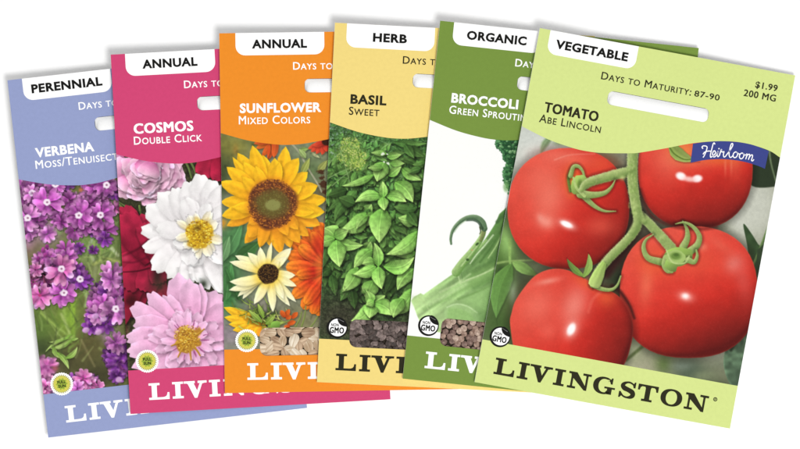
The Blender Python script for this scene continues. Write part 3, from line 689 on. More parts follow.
def art_verbena():
    A = Art(0, 100, 160, 420, C(104, 108, 62), 2.6)
    R = random.Random(41)
    b = A.blob
    b(40, 330, 22, 30, C(96, 122, 56), 1.); b(95, 250, 26, 24, C(120, 150, 84), 1.); b(92, 275, 20, 18, C(118, 126, 78), 1.)
    b(88, 345, 22, 26, C(92, 86, 52), 1.); b(66, 360, 16, 14, C(74, 70, 46), 1.); b(100, 375, 20, 14, C(66, 64, 42), 1.); b(40, 348, 14, 12, C(62, 74, 44), .9)
    b(68, 318, 12, 22, C(132, 166, 62), .9); b(30, 250, 14, 14, C(122, 104, 80), .7); b(68, 212, 14, 14, C(112, 110, 70), .8); b(110, 210, 8, 18, C(92, 126, 70), .9)
    b(110, 332, 9, 8, C(150, 150, 128), .8); b(106, 335, 4, 8, C(170, 120, 170), .5); b(48, 232, 12, 12, C(202, 150, 200), .9); b(28, 240, 8, 10, C(196, 140, 190), .7)
    A.grain(.06, 3, 7)
    # blurred stems
    for p, w, c, a in (([(104, 238), (110, 246), (118, 255)], 4.5, (196, 206, 168), .8), ([(96, 250), (106, 246), (114, 238)], 3, (140, 160, 100), .7), ([(92, 240), (90, 250), (95, 262)], 3.4, (182, 196, 160), .8),
                       ([(94, 264), (106, 259), (120, 262)], 3.4, (176, 184, 100), .8), ([(84, 288), (88, 298), (86, 306)], 4.5, (172, 196, 130), .7), ([(96, 268), (94, 284), (88, 296)], 3.5, (150, 158, 110), .6),
                       ([(64, 306), (66, 320), (72, 338)], 3.4, (150, 178, 84), .8), ([(74, 300), (73, 320), (74, 338)], 5, (146, 184, 62), .8), ([(62, 314), (68, 328), (72, 338)], 2.6, (176, 190, 120), .7),
                       ([(41, 312), (54, 324), (70, 336)], 3, (156, 182, 90), .8), ([(82, 340), (88, 352), (95, 366)], 2, (150, 140, 96), .6), ([(100, 348), (112, 356), (120, 360)], 2.4, (150, 160, 96), .6),
                       ([(60, 232), (66, 226), (80, 232)], 5, (132, 160, 96), .7), ([(76, 240), (84, 234), (92, 238)], 5, (140, 172, 96), .7), ([(104, 236), (112, 228), (118, 222)], 4, (128, 150, 90), .7),
                       ([(60, 186), (66, 194), (72, 190)], 4, (190, 176, 112), .7), ([(82, 190), (88, 188), (84, 198)], 5, (206, 116, 84), .8), ([(56, 220), (60, 210), (62, 206)], 4, (150, 130, 100), .6)):
        A.stroke(p, w, w * .7, C(*c), a=a, soft=2.2)
    # sharp leaves
    for p, q, w, bd in (((73, 338), (50, 348), 5, -.12), ((54, 346), (60, 358), 5, .1), ((57, 352), (69.5, 369), 6, -.1), ((66, 358), (78, 346.5), 5.5, .14), ((72, 340), (79, 338), 3, 0), ((72, 334), (50, 342), 4, -.1), ((70, 338), (46, 352), 3, .1)):
        A.petal(*p, *q, w, C(118, 158, 62), C(184, 206, 124), 'lance', bend=bd, mid=.12, shadow=.3, shr=1.6, soft=.8)
    for k in range(170):
        x, y = (R.gauss(58, 18), R.gauss(328, 20)) if k % 2 else (R.gauss(100, 14), R.gauss(252, 14))
        an = R.uniform(-2.4, -.6) if k % 4 else R.uniform(0, 6.28); L = R.uniform(7, 20)
        A.stroke([(x, y), (x + L * .5 * math.cos(an) + R.uniform(-1.5, 1.5), y + L * .5 * math.sin(an)), (x + L * math.cos(an), y + L * math.sin(an))], R.uniform(1, 2.6), .5,
                 C(*R.choice([(126, 158, 70), (96, 122, 56), (170, 190, 114), (72, 84, 48), (148, 156, 96)])), a=R.uniform(.25, .7), soft=R.uniform(1, 2.4))
    nid = [0]
    def fl(cx, cy, r, rot=0., tone=0, eye=True, asp=1., f=1., soft=.6, n=5, tilt=0.):
        nid[0] += 1; r *= 1.1; f *= 1.05
        c0, cm, c1 = [((128, 42, 122), (166, 82, 158), (202, 134, 192)), ((150, 68, 150), (194, 118, 182), (226, 168, 212)), ((84, 28, 108), (116, 48, 138), (158, 98, 174)),
                      ((156, 56, 128), (210, 116, 176), (240, 180, 212))][tone]
        order = list(range(n)); R.shuffle(order)
        for k in order:
            an = rot + k * 6.283 / n + R.uniform(-.22, .22)
            q = r * R.uniform(.82, 1.14)
            dx, dy = q * math.cos(an), q * math.sin(an) * asp
            ff = f * R.uniform(.8, 1.14)
            A.petal(cx + dx * .08, cy + dy * .08, cx + dx, cy + dy, r * R.uniform(.7, .95), C(*c0) * ff, C(*c1) * ff, 'lobe', cm=C(*cm) * ff, notch=.45, streak=.08, freq=6, pucker=.14, pscale=3, bend=R.uniform(-.12, .12), shadow=.34, shr=1.8, id=nid[0], seed=k + nid[0], side=.2, soft=soft + .3, mid=-.06)
        if eye:
            for k in range(5):
                an = rot + k * 6.283 / 5
                A.disc(cx + 1.7 * math.cos(an), cy + 1.7 * math.sin(an) * asp, 2.0, 1.8, C(250, 232, 248), .95, soft=1, id=nid[0])
            A.disc(cx, cy, 2.7, 2.5, C(252, 240, 250), soft=1.2, id=nid[0])
            A.disc(cx + .2, cy + .1, 1.0, .9, C(150, 110, 130), .9, soft=.9)
    # out-of-focus blossom filling the clusters
    for x0, y0, sx, sy, n in ((40, 205, 16, 16, 22), (92, 205, 18, 14, 24), (56, 274, 15, 14, 26), (104, 306, 13, 16, 24), (118, 360, 6, 10, 8), (46, 382, 10, 7, 10), (84, 384, 9, 5, 8)):
        for k in range(n):
            fl(R.gauss(x0, sx * .6), R.gauss(y0, sy * .6), R.uniform(6, 10), R.uniform(0, 6), R.choice([0, 0, 1, 1, 2, 3]), False, f=R.uniform(.66, 1.), soft=1.6)
    # lower-left soft bloom, right rows
    fl(42, 372, 15, .3, 3, False, f=.92, soft=2.4); fl(48, 366, 10, .8, 3, False, f=.9, soft=3); b(44, 368, 10, 8, C(206, 110, 186), .5); b(56, 368, 3, 3, C(226, 90, 130), .5)
    fl(118, 362, 12, .4, 2, False, f=1., soft=1.2); fl(124, 352, 9, .2, 2, False, f=.9, soft=1); fl(118, 376, 8, .6, 2, False, soft=1); A.disc(119.5, 379.5, 3.4, 3, C(214, 170, 214), .9, soft=1.4, id=nid[0])
    # top row
    for k in range(26):
        fl(R.uniform(18, 122), R.uniform(178, 232), R.uniform(7, 11), R.uniform(0, 6), R.choice([0, 0, 1, 2]), False, f=R.uniform(.7, .95), soft=1.2) if not (58 < (xx := R.uniform(18, 122)) < 74) else None
    for a_ in ((22, 186, 12, .4, 1), (36, 190, 13, .2, 0), (56, 184, 11, .1, 0), (90, 204, 12, .9, 0), (96, 188, 11, .2, 0), (70, 200, 9, .5, 0), (38, 222, 11, .3, 0), (30, 232, 9, .7, 1), (106, 230, 11, .1, 0), (62, 222, 8, .2, 0), (86, 226, 10, .5, 0)):
        fl(*a_, False, f=R.uniform(.82, 1.))
    fl(33, 193, 9, .8, 1, True); fl(56, 184.5, 10, .3, 0); fl(107, 185, 13, 1.2, 0); fl(47.7, 202.2, 15, .35, 0, f=1.08); fl(28.4, 218, 13, .9, 1, f=.98)
    fl(101, 215, 14, .3, 0); fl(79.3, 215.4, 14, 1.1, 0, f=1.05); fl(48, 234, 9, .2, 1, False, f=1.06, soft=2)
    fl(105, 238, 8, .4, 2, False, soft=1.4)
    # middle cluster
    for a_ in ((66, 250, 11, .2, 0), (48, 256, 10, .6, 0), (34, 282, 10, .3, 3), (78, 274, 11, .9, 2), (84, 282, 9, .2, 2), (50, 284, 11, .5, 0), (56, 276, 9, 1.1, 3), (80, 248, 6, .3, 2), (94, 250, 5, .5, 2)):
        fl(*a_, False, f=.9)
    for k in range(16):
        an = R.uniform(0, 6.28); q = R.uniform(7, 13)
        A.stroke([(44, 275), (44 + q * .5 * math.cos(an), 275 + q * .5 * math.sin(an)), (44 + q * math.cos(an), 275 + q * math.sin(an))], .8, 1.6, C(*R.choice([(176, 84, 122), (110, 40, 76), (146, 66, 104)])), C(80, 24, 56), shadow=.3)
    for x, y in ((44, 250), (48, 247), (46, 255), (41, 255), (51, 253), (39, 259), (53, 259), (43, 262), (49, 263)):
        A.disc(x, y, 2, 2.4, C(*R.choice([(150, 60, 130), (122, 42, 108), (182, 96, 160)])), shade=.35, rough=.3, soft=.8)
    fl(36, 270, 7, .3, 3, False); fl(66, 259, 11, .2, 0, False, f=1.05); fl(80.6, 279, 10, .6, 2, True, f=1.05)
    fl(40.5, 295.5, 13, .35, 3, False, f=1.02); A.disc(40.5, 295.5, 1.8, 1.6, C(186, 60, 120), soft=1)
    fl(64.5, 292.7, 14, .95, 0, f=1.12); fl(62, 268.7, 15, .25, 3, f=.98)
    # right cluster
    for a_ in ((98, 306, 12, .4, 0), (108, 292, 11, .2, 2), (95, 318, 10, .7, 2), (92, 326, 9, .3, 2), (106, 324, 10, 1., 2), (120, 296, 11, .1, 0), (112, 274, 12, .5, 1)):
        fl(*a_, False, f=.98)
    fl(112, 280, 11, .5, 1, False, f=1.02); fl(104, 304, 12, .5, 0, False, f=1.08); fl(97, 314, 10, .2, 1, False, f=.96)
    for x, y in ((86.5, 330, ), (99, 332), (104, 319), (96, 316)):
        A.disc(x, y, 3.6, 2.8, C(214, 166, 214), .9, ang=-20, soft=1.4, shade=.2)
    fl(116.2, 308.8, 14, .3, 1); fl(116, 343, 11, .9, 1, False, f=.92); 
    # bottom cluster
    for a_ in ((48, 387, 9, .2, 3), (38, 392, 9, .7, 3), (74, 380, 9, .4, 2), (98, 386, 8, .2, 3), (90, 384, 9, .5, 3)):
        fl(*a_, False, f=.96)
    fl(84, 378, 10, .3, 3, False, f=1.06); fl(58, 384, 10, .4, 3, False); fl(78, 388, 8, .3, 1, False, f=1.2)
    # broken light over the blossom
    w = (slice(None), slice(None)); m = (A.id > 0) * 1.
    k1 = np.clip((vnoise(A.X, A.Y, 3.2, 21) - .58) * 3, 0, 1) * m * .4
    A.comp(w, C(228, 166, 212), k1)
    k2 = np.clip((vnoise(A.X, A.Y, 4.2, 27) - .62) * 3, 0, 1) * m * .45
    A.comp(w, C(92, 34, 96), k2)
    for (x, y) in ((47.7, 202.2), (28.4, 218), (101, 215), (79.3, 215.4), (107, 185), (64.5, 292.7), (62, 268.7), (80.6, 279), (116.2, 308.8)):
        A.disc(x, y, 3.2, 3, C(252, 236, 248), .85, rough=.3, soft=1.4); A.disc(x + .2, y, 1.1, 1., C(150, 100, 130), .9, soft=.9)
    return A.done()
WORLD, LAMP = 0.64, 27.0

# ---------------------------------------------------------------------------
# SCENE
# ---------------------------------------------------------------------------
import bpy
from mathutils import Matrix, Vector
from mathutils.geometry import delaunay_2d_cdt

UNIT = 0.000314                     # one plan unit in metres (a packet is 260 x 359 units)
PW, PH, PT = 260.0, 359.0, 3.5      # packet width, height, thickness
GAIN = 1.17                         # light level on the table (radiance of a white sheet)

scene = bpy.context.scene
ROOT = scene.collection
rnd = random.Random(1)

def lin(c):
    c = np.asarray(c, float)
    return np.where(c <= .04045, c / 12.92, ((c + .055) / 1.055) ** 2.4)

def ink(*c):
    return tuple(lin(np.array(c) / 255.) / GAIN)

# ---------------------------------------------------------------- materials
def paper(name, rgb, rough=.55, tint=.025, bump=.02, spec=.05, scale=900.):
    m = bpy.data.materials.new(name); m.use_nodes = True
    nt = m.node_tree; b = nt.nodes['Principled BSDF']
    b.inputs['Roughness'].default_value = rough
    b.inputs['Specular IOR Level'].default_value = spec
    tc = nt.nodes.new('ShaderNodeTexCoord')
    no = nt.nodes.new('ShaderNodeTexNoise'); no.inputs['Scale'].default_value = scale; no.inputs['Detail'].default_value = 4
    nt.links.new(tc.outputs['Object'], no.inputs['Vector'])
    if rgb is None:
        at = nt.nodes.new('ShaderNodeAttribute'); at.attribute_name = 'print'
        src = at.outputs['Color']
    else:
        rg = nt.nodes.new('ShaderNodeRGB'); rg.outputs[0].default_value = (*rgb, 1)
        src = rg.outputs[0]
    mr = nt.nodes.new('ShaderNodeMapRange')
    mr.inputs['From Min'].default_value = .3; mr.inputs['From Max'].default_value = .7
    mr.inputs['To Min'].default_value = 1 - tint; mr.inputs['To Max'].default_value = 1 + tint
    nt.links.new(no.outputs['Fac'], mr.inputs['Value'])
    vm = nt.nodes.new('ShaderNodeVectorMath'); vm.operation = 'SCALE'
    nt.links.new(src, vm.inputs[0]); nt.links.new(mr.outputs['Result'], vm.inputs['Scale'])
    nt.links.new(vm.outputs['Vector'], b.inputs['Base Color'])
    if bump:
        wv = nt.nodes.new('ShaderNodeTexNoise'); wv.inputs['Scale'].default_value = 26; wv.inputs['Detail'].default_value = 1
        nt.links.new(tc.outputs['Object'], wv.inputs['Vector'])
        b2 = nt.nodes.new('ShaderNodeBump'); b2.inputs['Strength'].default_value = .35; b2.inputs['Distance'].default_value = .004
        nt.links.new(wv.outputs['Fac'], b2.inputs['Height'])
        bp = nt.nodes.new('ShaderNodeBump'); bp.inputs['Strength'].default_value = bump; bp.inputs['Distance'].default_value = .0002
        nt.links.new(no.outputs['Fac'], bp.inputs['Height']); nt.links.new(b2.outputs['Normal'], bp.inputs['Normal']); nt.links.new(bp.outputs['Normal'], b.inputs['Normal'])
    return m

M_PRINT = paper('printed_photo_ink', None, tint=.008, bump=.012)
M_WHITE = paper('white_paper', (.915, .915, .91), tint=.004)
M_BLACK = paper('black_ink', ink(24, 24, 22))
M_DARK = paper('dark_olive_ink', ink(46, 44, 28))
M_SLOT_SHADE = paper('slot_shade_grey', (.16, .16, .165))  # dark grey standing in for the shade inside the hang slots
M_UNDER_SEED = paper('very_dark_brown', (.035, .026, .018))

# ---------------------------------------------------------------- geometry helpers
def mesh_obj(name, verts, faces, mat, parent=None, z=0., smooth=False):
    me = bpy.data.meshes.new(name)
    vs = [(v[0] * UNIT, -v[1] * UNIT, (v[2] if len(v) > 2 else z) * UNIT) for v in verts]
    me.from_pydata(vs, [], [tuple(f) for f in faces])
    me.validate(); me.update()
    # sheets face up
    if len(verts[0]) < 3 or max(v[2] for v in verts) - min(v[2] for v in verts) < .2:
        if len(me.polygons) and me.polygons[0].normal.z < 0:
            me.flip_normals()
    me.materials.append(mat)
    if smooth:
        me.polygons.foreach_set('use_smooth', [True] * len(me.polygons))
    o = bpy.data.objects.new(name, me); ROOT.objects.link(o)
    if parent: o.parent = parent
    return o

def inside(p, poly):
    x, y = p; r = False; n = len(poly); j = n - 1
    for i in range(n):
        xi, yi = poly[i]; xj, yj = poly[j]
        if (yi > y) != (yj > y) and x < (xj - xi) * (y - yi) / (yj - yi) + xi:
            r = not r
        j = i
    return r

def region(add, sub=()):
    """flat triangulated union of the outlines in add, minus those in sub"""
    V, E = [], []
    for P in list(add) + list(sub):
        k = len(V); n = len(P)
        V += [Vector((p[0], p[1])) for p in P]
        E += [(k + i, k + (i + 1) % n) for i in range(n)]
    v, e, f, *_ = delaunay_2d_cdt(V, E, [], 0, 1e-5)
    out = []
    for t in f:
        c = ((v[t[0]][0] + v[t[1]][0] + v[t[2]][0]) / 3, (v[t[0]][1] + v[t[1]][1] + v[t[2]][1]) / 3)
        if any(inside(c, P) for P in add) and not any(inside(c, P) for P in sub):
            a, b, d = (v[i] for i in t)
            s = (b[0] - a[0]) * (d[1] - a[1]) - (b[1] - a[1]) * (d[0] - a[0])
            if abs(s) < 1e-9: continue
            out.append(t if s < 0 else (t[0], t[2], t[1]))
    used = sorted({i for t in out for i in t}); mp = {i: k for k, i in enumerate(used)}
    return [(v[i][0], v[i][1]) for i in used], [tuple(mp[i] for i in t) for t in out]

def rrect(a0, b0, a1, b1, r, n=7, corners=(1, 1, 1, 1)):
    out = []
    for k, (cx, cy, s) in enumerate(((a1 - r, b0 + r, -90), (a1 - r, b1 - r, 0), (a0 + r, b1 - r, 90), (a0 + r, b0 + r, 180))):
        if not corners[k]:
            out.append(((a1, b0), (a1, b1), (a0, b1), (a0, b0))[k]); continue
        for i in range(n + 1):
            t = math.radians(s + 90 * i / n)
            out.append((cx + r * math.cos(t), cy + r * math.sin(t)))
    return out

def circle(cx, cy, r, n=40, r2=None, lobes=0):
    out = []
    for i in range(n):
        t = 2 * math.pi * i / n
        q = r if r2 is None else (r if i % 2 == 0 else r2)
        if lobes: q = r + .35 * math.cos(lobes * t)
        out.append((cx + q * math.cos(t), cy + q * math.sin(t)))
    return out

def ribbon(pts, w0, w1=None, n=6, closed=False, wf=None):
    P = spline(pts, n, closed); w1 = w0 if w1 is None else w1
    m = len(P); L, R = [], []
    for i in range(m):
        a = P[i - 1] if (i > 0 or closed) else P[i]
        b = P[(i + 1) % m] if (i < m - 1 or closed) else P[i]
        d = b - a; d = d / (np.hypot(*d) + 1e-9); nrm = np.array((-d[1], d[0]))
        w = (wf(i / (m - 1)) if wf else w0 + (w1 - w0) * i / (m - 1)) / 2
        L.append(tuple(P[i] + nrm * w)); R.append(tuple(P[i] - nrm * w))
    return L, R

def stroke_poly(pts, w0, w1=None, n=6, wf=None):
    L, R = ribbon(pts, w0, w1, n, wf=wf)
    return L + R[::-1]

# ---------------------------------------------------------------- lettering
_glyph = {}
def font_mesh(body, bold=0., caps=None, space=1.09):
    """flat mesh of a text line in the built-in font: (verts, faces, width, cap height)"""
    cu = bpy.data.curves.new('line', 'FONT'); cu.body = body; cu.size = 1.0
    cu.resolution_u = 3; cu.offset = bold; cu.small_caps_scale = .79; cu.space_character = space
    if caps:
        for i, ch in enumerate(body):
            if ch.islower(): cu.body_format[i].use_small_caps = True
    o = bpy.data.objects.new('line', cu); ROOT.objects.link(o)
    dg = bpy.context.evaluated_depsgraph_get(); dg.update()
    me = bpy.data.meshes.new_from_object(o.evaluated_get(dg))
    vs = [(v.co.x, v.co.y) for v in me.vertices]; fs = [tuple(p.vertices) for p in me.polygons]
    bpy.data.objects.remove(o); bpy.data.curves.remove(cu); bpy.data.meshes.remove(me)
    return vs, fs

_cap = {}
def cap_height(bold):
    if bold not in _cap:
        v, f = font_mesh('H', bold)
        _cap[bold] = max(p[1] for p in v) - min(p[1] for p in v)
    return _cap[bold]

def letters(name, lines, mat, parent, z):
    """lines: (text, a0, baseline b, width or None, cap height, bold, small caps, align)"""
    V, F = [], []
    for text, a0, b0, wd, cap, bold, sc, al in lines:
        b_off = 0.
        multi = bold > .01 and 'm' in text.lower()
        if 'm' in text.lower():
            v, f = font_mesh(text, 0., sc)
            b_off, bold = bold, 0.
        else:
            v, f = font_mesh(text, bold, sc)
        lo = min(p[0] for p in v); hi = max(p[0] for p in v)
        ys = cap / cap_height(bold)
        xs = wd / (hi - lo) if wd else ys
        w = (hi - lo) * xs
        sh = a0 if al == 'l' else (a0 - w / 2 if al == 'c' else a0 - w)
        base = bold * .9
        # weight: heavier lines are set as five passes of ink, each a hair above the last
        passes = [(0, 0)]
        if multi:
            passes = [(-b_off, -b_off * .5), (b_off, -b_off * .5), (-b_off, b_off * .5), (b_off, b_off * .5), (0, 0)]
        for n, (ox, oy) in enumerate(passes):
            k = len(V)
            V += [(sh + (p[0] - lo + ox) * xs, b0 - (p[1] + base + oy) * ys, z + .004 * n) for p in v]
            F += [tuple(k + i for i in t) for t in f]
    return mesh_obj(name, V, F, mat, parent)

def slab_word():
    """the large bracketed slab-serif word of the footer, cap height 16.6, x from 0, baseline 0 (y up)"""
    H = 16.6; S = 5.1; T = 2.25; q = .45
    add_all, sub_all = [], []
    V, F = [], []
    def put(x0, add, sub=()):
        v, f = region([[(x0 + x, -y) for x, y in p] for p in add], [[(x0 + x, -y) for x, y in p] for p in sub])
        k = len(V); V.extend(v); F.extend([tuple(k + i for i in t) for t in f])
    def stem(x0, x1, y0=0., y1=H):
        return [(x0, y0), (x1, y0), (x1, y1), (x0, y1)]
    def serif(x0, x1, sx0, sx1, top):
        y = H if top else 0; d = -1 if top else 1
        P = [(x0, y), (x1, y), (x1, y + d * T), (sx1 + q, y + d * T), (sx1, y + d * (T + q)), (sx0, y + d * (T + q)), (sx0 - q, y + d * T), (x0, y + d * T)]
        return P
    def oval(cx, cy, rx, ry, n=44, p=2.15):
        return [(cx + x, cy + y) for x, y in ellipse_poly(0, 0, rx, ry, p, 0, n)]
    I = lambda: [stem(2.9, 8.1), serif(0, 11, 2.9, 8.1, True), serif(0, 11, 2.9, 8.1, False)]
    put(0, [stem(2.9, 8.1), serif(0, 11, 2.9, 8.1, True), stem(0, 19.6, 0, T),
            [(13.4, T), (17, 0), (20.4, 0), (20.4, 6.9), (18.5, 6.9), (18.1, 4.6), (17, 3.1), (15.2, 2.4)]])
    put(23.5, I())
    put(35.4, [[(2.4, H), (8.6, H), (13.6, 4.9), (12.6, -.3), (10, -.3)], [(16.6, H), (19.2, H), (12.6, -.3), (10.9, 2.6)], serif(-.2, 10.8, 3.1, 8.0, True), serif(13.6, 22.6, 16.9, 19.3, True)])
    put(60.3, I())
    put(74.6, [stem(2.9, 5.1), stem(17.7, 19.9, -.2, H), [(1.8, H), (8.2, H), (19.9, 1.6), (19.9, -.3), (17.2, -.3), (2.9, H - 4.5)], serif(0, 7.6, 2.9, 5.1, True), serif(0, 8.4, 2.9, 5.1, False), serif(14.3, 22.9, 17.7, 19.9, True)])
    cy = H / 2
    put(100.2, [oval(10.3, cy, 10.3, 8.7)], [oval(11.2, cy, 5.7, 6.7), stem(11, 30, 2.6, 14.6)])
    put(100.2, [[(14.4, 12.2), (16, 14.4), (17.6, 15.9), (17.6, H + .2), (19.3, H + .2), (19.3, 10.6), (17.5, 10.6), (16.6, 12.6), (15.2, 14)], ])
    put(100.2, [stem(14.6, 19.4, .2, 6.4), [(11.6, 5.7), (22.4, 5.7), (22.4, 7.6), (11.6, 7.6)], [(13, 2.2), (14.8, 1.3), (14.8, 4.4)]])
    sp = [(15.2, 12.2), (13.2, 14.6), (9.2, 15.9), (5.2, 14.6), (3.4, 12.0), (5.4, 9.6), (9.4, 8.4), (13.6, 6.6), (14.7, 3.9), (12.6, 1.5), (8.6, .7), (5.0, 1.7), (2.6, 4.4)]
    wf = lambda t: np.interp(t, [0, .1, .2, .32, .42, .5, .58, .7, .82, .92, 1], [1.4, 1.7, 1.9, 4.2, 5.0, 4.6, 5.0, 4.6, 1.9, 1.7, 1.4])
    put(126.4, [stroke_poly(sp, 0, wf=wf, n=6), [(14.4, 10.9), (16.3, 10.9), (16.3, H + .2), (14.9, H + .2), (14.2, 15.2), (13.0, 15.2), (13.4, 13.6)],
                [(.6, 5.9), (2.5, 5.9), (3.4, 3.2), (4.2, 1.6), (3.0, 1.4), (2.1, -.2), (.6, -.2)]])
    put(145.2, [stem(7.7, 12.9), serif(4.9, 15.7, 7.7, 12.9, False), stem(0, 20.6, H - 2.1, H), [(0, H), (2.6, H), (4.2, H - 2), (2.6, H - 3.2), (1.9, H - 6), (0, H - 6)],
                [(20.6, H), (18, H), (16.4, H - 2), (18, H - 3.2), (18.7, H - 6), (20.6, H - 6)], [(6.4, H), (14.2, H), (13.4, H - 2.6), (12.9, H - 3.6), (7.7, H - 3.6), (7.2, H - 2.6)]])
    put(168.8, [oval(11, cy, 11, 8.7)], [oval(11, cy, 5.6, 6.7)])
    put(193.6, [stem(2.9, 5.1), stem(17.9, 20.1, -.2, H), [(1.8, H), (8.2, H), (20.1, 1.6), (20.1, -.3), (17.4, -.3), (2.9, H - 4.5)], serif(0, 7.6, 2.9, 5.1, True), serif(0, 8.4, 2.9, 5.1, False), serif(14.5, 23.4, 17.9, 20.1, True)])
    # registered mark
    put(221.4, [[(2 + x, H - 1.9 + y) for x, y in circle(0, 0, 2.1, 24)]], [[(2 + x, H - 1.9 + y) for x, y in circle(0, 0, 1.35, 24)]])
    put(221.4, [stem(1.2, 1.7, H - 3, H - .8), stem(1.7, 2.6, H - 1.2, H - .8), stem(2.3, 2.7, H - 2.1, H - 1.2), stem(1.7, 2.4, H - 2.2, H - 1.8), [(1.9, H - 2), (2.3, H - 2), (2.9, H - 3), (2.4, H - 3)]])
    return V, F
_slab = None

# ---------------------------------------------------------------- the packets
HEAD = np.array([(0, 99.5), (28, 107.5), (54, 111.6), (70, 112.2), (85, 111), (110, 106.7), (120, 104.3), (145, 95.3), (171, 85.3), (198, 78.2), (222, 75.6), (247, 78.4), (260, 83.4)])
HEADC = spline(HEAD, 6)
FOOT = 315.6

def tag(o, label=None, cat=None, group=None, kind=None):
    if label: o['label'] = label
    if cat: o['category'] = cat
    if group: o['group'] = group
    if kind: o['kind'] = kind
    return o

class Spec: pass
def spec(**k):
    s = Spec(); s.__dict__.update(k); return s

PACKETS = [
    spec(art=art_verbena, tl=(8.3, 80.6), rot=-6.5, col=(152, 163, 206), text=M_WHITE, cat='PERENNIAL', catw=71, tab=(14.5, 103), slot=81.6, days=67.7, title='VERBENA', tw=59, sub='Moss/Tenuisecta', sw=89, vis=128, badge='sun', ba=19.4, bb=307.3, word=19.6, win=None,
         label='lavender blue perennial verbena packet with small purple flowers, lowest of the fan'),
    spec(art=art_cosmos, tl=(111.5, 55.1), rot=-3.15, col=(214, 72, 120), text=M_WHITE, cat='ANNUAL', catw=55, tab=(14.2, 103.5), slot=83.3, days=71.4, title='COSMOS', tw=58.4, sub='Double Click', sw=68, vis=122, badge='sun', ba=19.5, bb=307.3, word=19.5, win=None,
         label='hot pink annual cosmos packet showing white, pink and crimson double flowers'),
    spec(art=art_sunflower, tl=(219.6, 33.8), rot=-.92, col=(243, 146, 42), text=M_WHITE, cat='ANNUAL', catw=55, tab=(16.1, 104.7), slot=84.3, days=73.3, title='SUNFLOWER', tw=81.4, sub='Mixed Colors', sw=71, vis=122, badge='sun', ba=22.6, bb=307, word=22.7, win=35.7,
         label='orange annual sunflower packet with yellow and cream blooms and tan seeds in its window'),
    spec(art=art_basil, tl=(335, 23.2), rot=2.85, col=(245, 220, 132), text=M_DARK, cat='HERB', catw=34, tab=(12.1, 100.2), slot=80.4, days=69.7, title='BASIL', tw=36, sub='Sweet', sw=30.5, vis=120, badge='seal', ba=17.4, bb=303.9, word=17.8, win=30.2,
         label='pale yellow herb basil packet covered with bright green leaves, dark lettering'),
    spec(art=art_broccoli, tl=(439.9, 21.2), rot=5.95, col=(122, 150, 66), text=M_WHITE, cat='ORGANIC', catw=60, tab=(14.1, 103), slot=83, days=79.2, title='BROCCOLI', tw=67, sub='Green Sprouting', sw=84, vis=108, badge='seal', ba=20.1, bb=303.8, word=20.5, win=32.9,
         label='green organic broccoli packet with pale stalk on white and round seeds in its window'),
    spec(art=art_tomato, tl=(539.2, 28.6), rot=10.4, col=(216, 230, 144), text=M_DARK, cat='VEGETABLE', catw=73.6, tab=(10.9, 100.6), slot=79.2, days=69.3, title='TOMATO', tw=54, sub='Abe Lincoln', sw=62.5, vis=262, badge='seal', ba=16.8, bb=310.0, word=16.8, win=None,
         label='light green vegetable tomato packet with four red tomatoes, topmost and fully visible in the fan'),
]

# ---- how the packets lean on each other: every right edge rests on the table, every left edge on its neighbour
HTOP = 4.0
def plan_uv(s, x, y):
    t = math.radians(s.rot); c, n = math.cos(t), math.sin(t)
    dx, dy = x - s.tl[0], y - s.tl[1]
    return (dx * c + dy * n), (-dx * n + dy * c)
def lean(s, a, b):
    return s.h * (1 - a / PW) + HTOP * (1 - b / PH)
_gx, _gy = np.meshgrid(np.arange(0, 800, 4.), np.arange(10, 445, 4.))
for i, s in enumerate(PACKETS):
    s.h = 8.0
    ai, bi = plan_uv(s, _gx, _gy)
    oi = (ai >= 0) & (ai <= PW) & (bi >= 0) & (bi <= PH)
    while i and s.h < 40:
        ok = True
        for p in PACKETS[:i]:
            ap, bp = plan_uv(p, _gx, _gy)
            k = oi & (ap >= 0) & (ap <= PW) & (bp >= 0) & (bp <= PH)
            if k.any() and (lean(s, ai[k], bi[k]) - lean(p, ap[k], bp[k])).min() < PT + .45:
                ok = False
        if ok: break
        s.h += .25

def packet_matrix(s):
    t = math.radians(s.rot); c, n = math.cos(t), math.sin(t)
    ex = Vector((c, -n, -s.h / PW)).normalized()
    eb = Vector((-n, -c, -HTOP / PH))
    ey = (-eb - ex * (-eb).dot(ex)).normalized()
    ez = ex.cross(ey)
    m = Matrix((ex, ey, ez)).transposed().to_4x4()
    m.translation = Vector(((s.tl[0] - 400) * UNIT, (224.5 - s.tl[1]) * UNIT, (s.h + HTOP) * UNIT))
    return m

SUBPARTS = {
    'VERBENA': {},
    'COSMOS': {1: ('printed_flower', 'white double cosmos flower with yellow centre'), 2: ('printed_flower', 'pink double cosmos flower with ochre centre'),
               3: ('printed_flower', 'ruffled light pink flower'), 4: ('printed_flower', 'dark crimson flower')},
    'SUNFLOWER': {1: ('printed_flower', 'large golden sunflower with green and brown disc'), 3: ('printed_flower', 'red and orange sunflower'), 4: ('printed_flower', 'small red bloom'),
                  5: ('printed_flower', 'small orange bloom'), 6: ('printed_flower', 'yellow sunflower seen from the side'), 7: ('printed_flower', 'cream sunflower with dark brown disc')},
    'BASIL': {1: ('printed_basil_plant', None)},
    'BROCCOLI': {1: ('printed_stalk', None), 2: ('printed_floret', None), 3: ('printed_curled_leaf', None)},
    'TOMATO': {1: ('printed_tomato', None), 2: ('printed_tomato', None), 3: ('printed_tomato', None), 4: ('printed_tomato', None), 5: ('printed_vine', None),
               6: ('printed_calyx', None), 7: ('printed_calyx', None), 8: ('printed_calyx', None), 9: ('printed_calyx', None)},
}

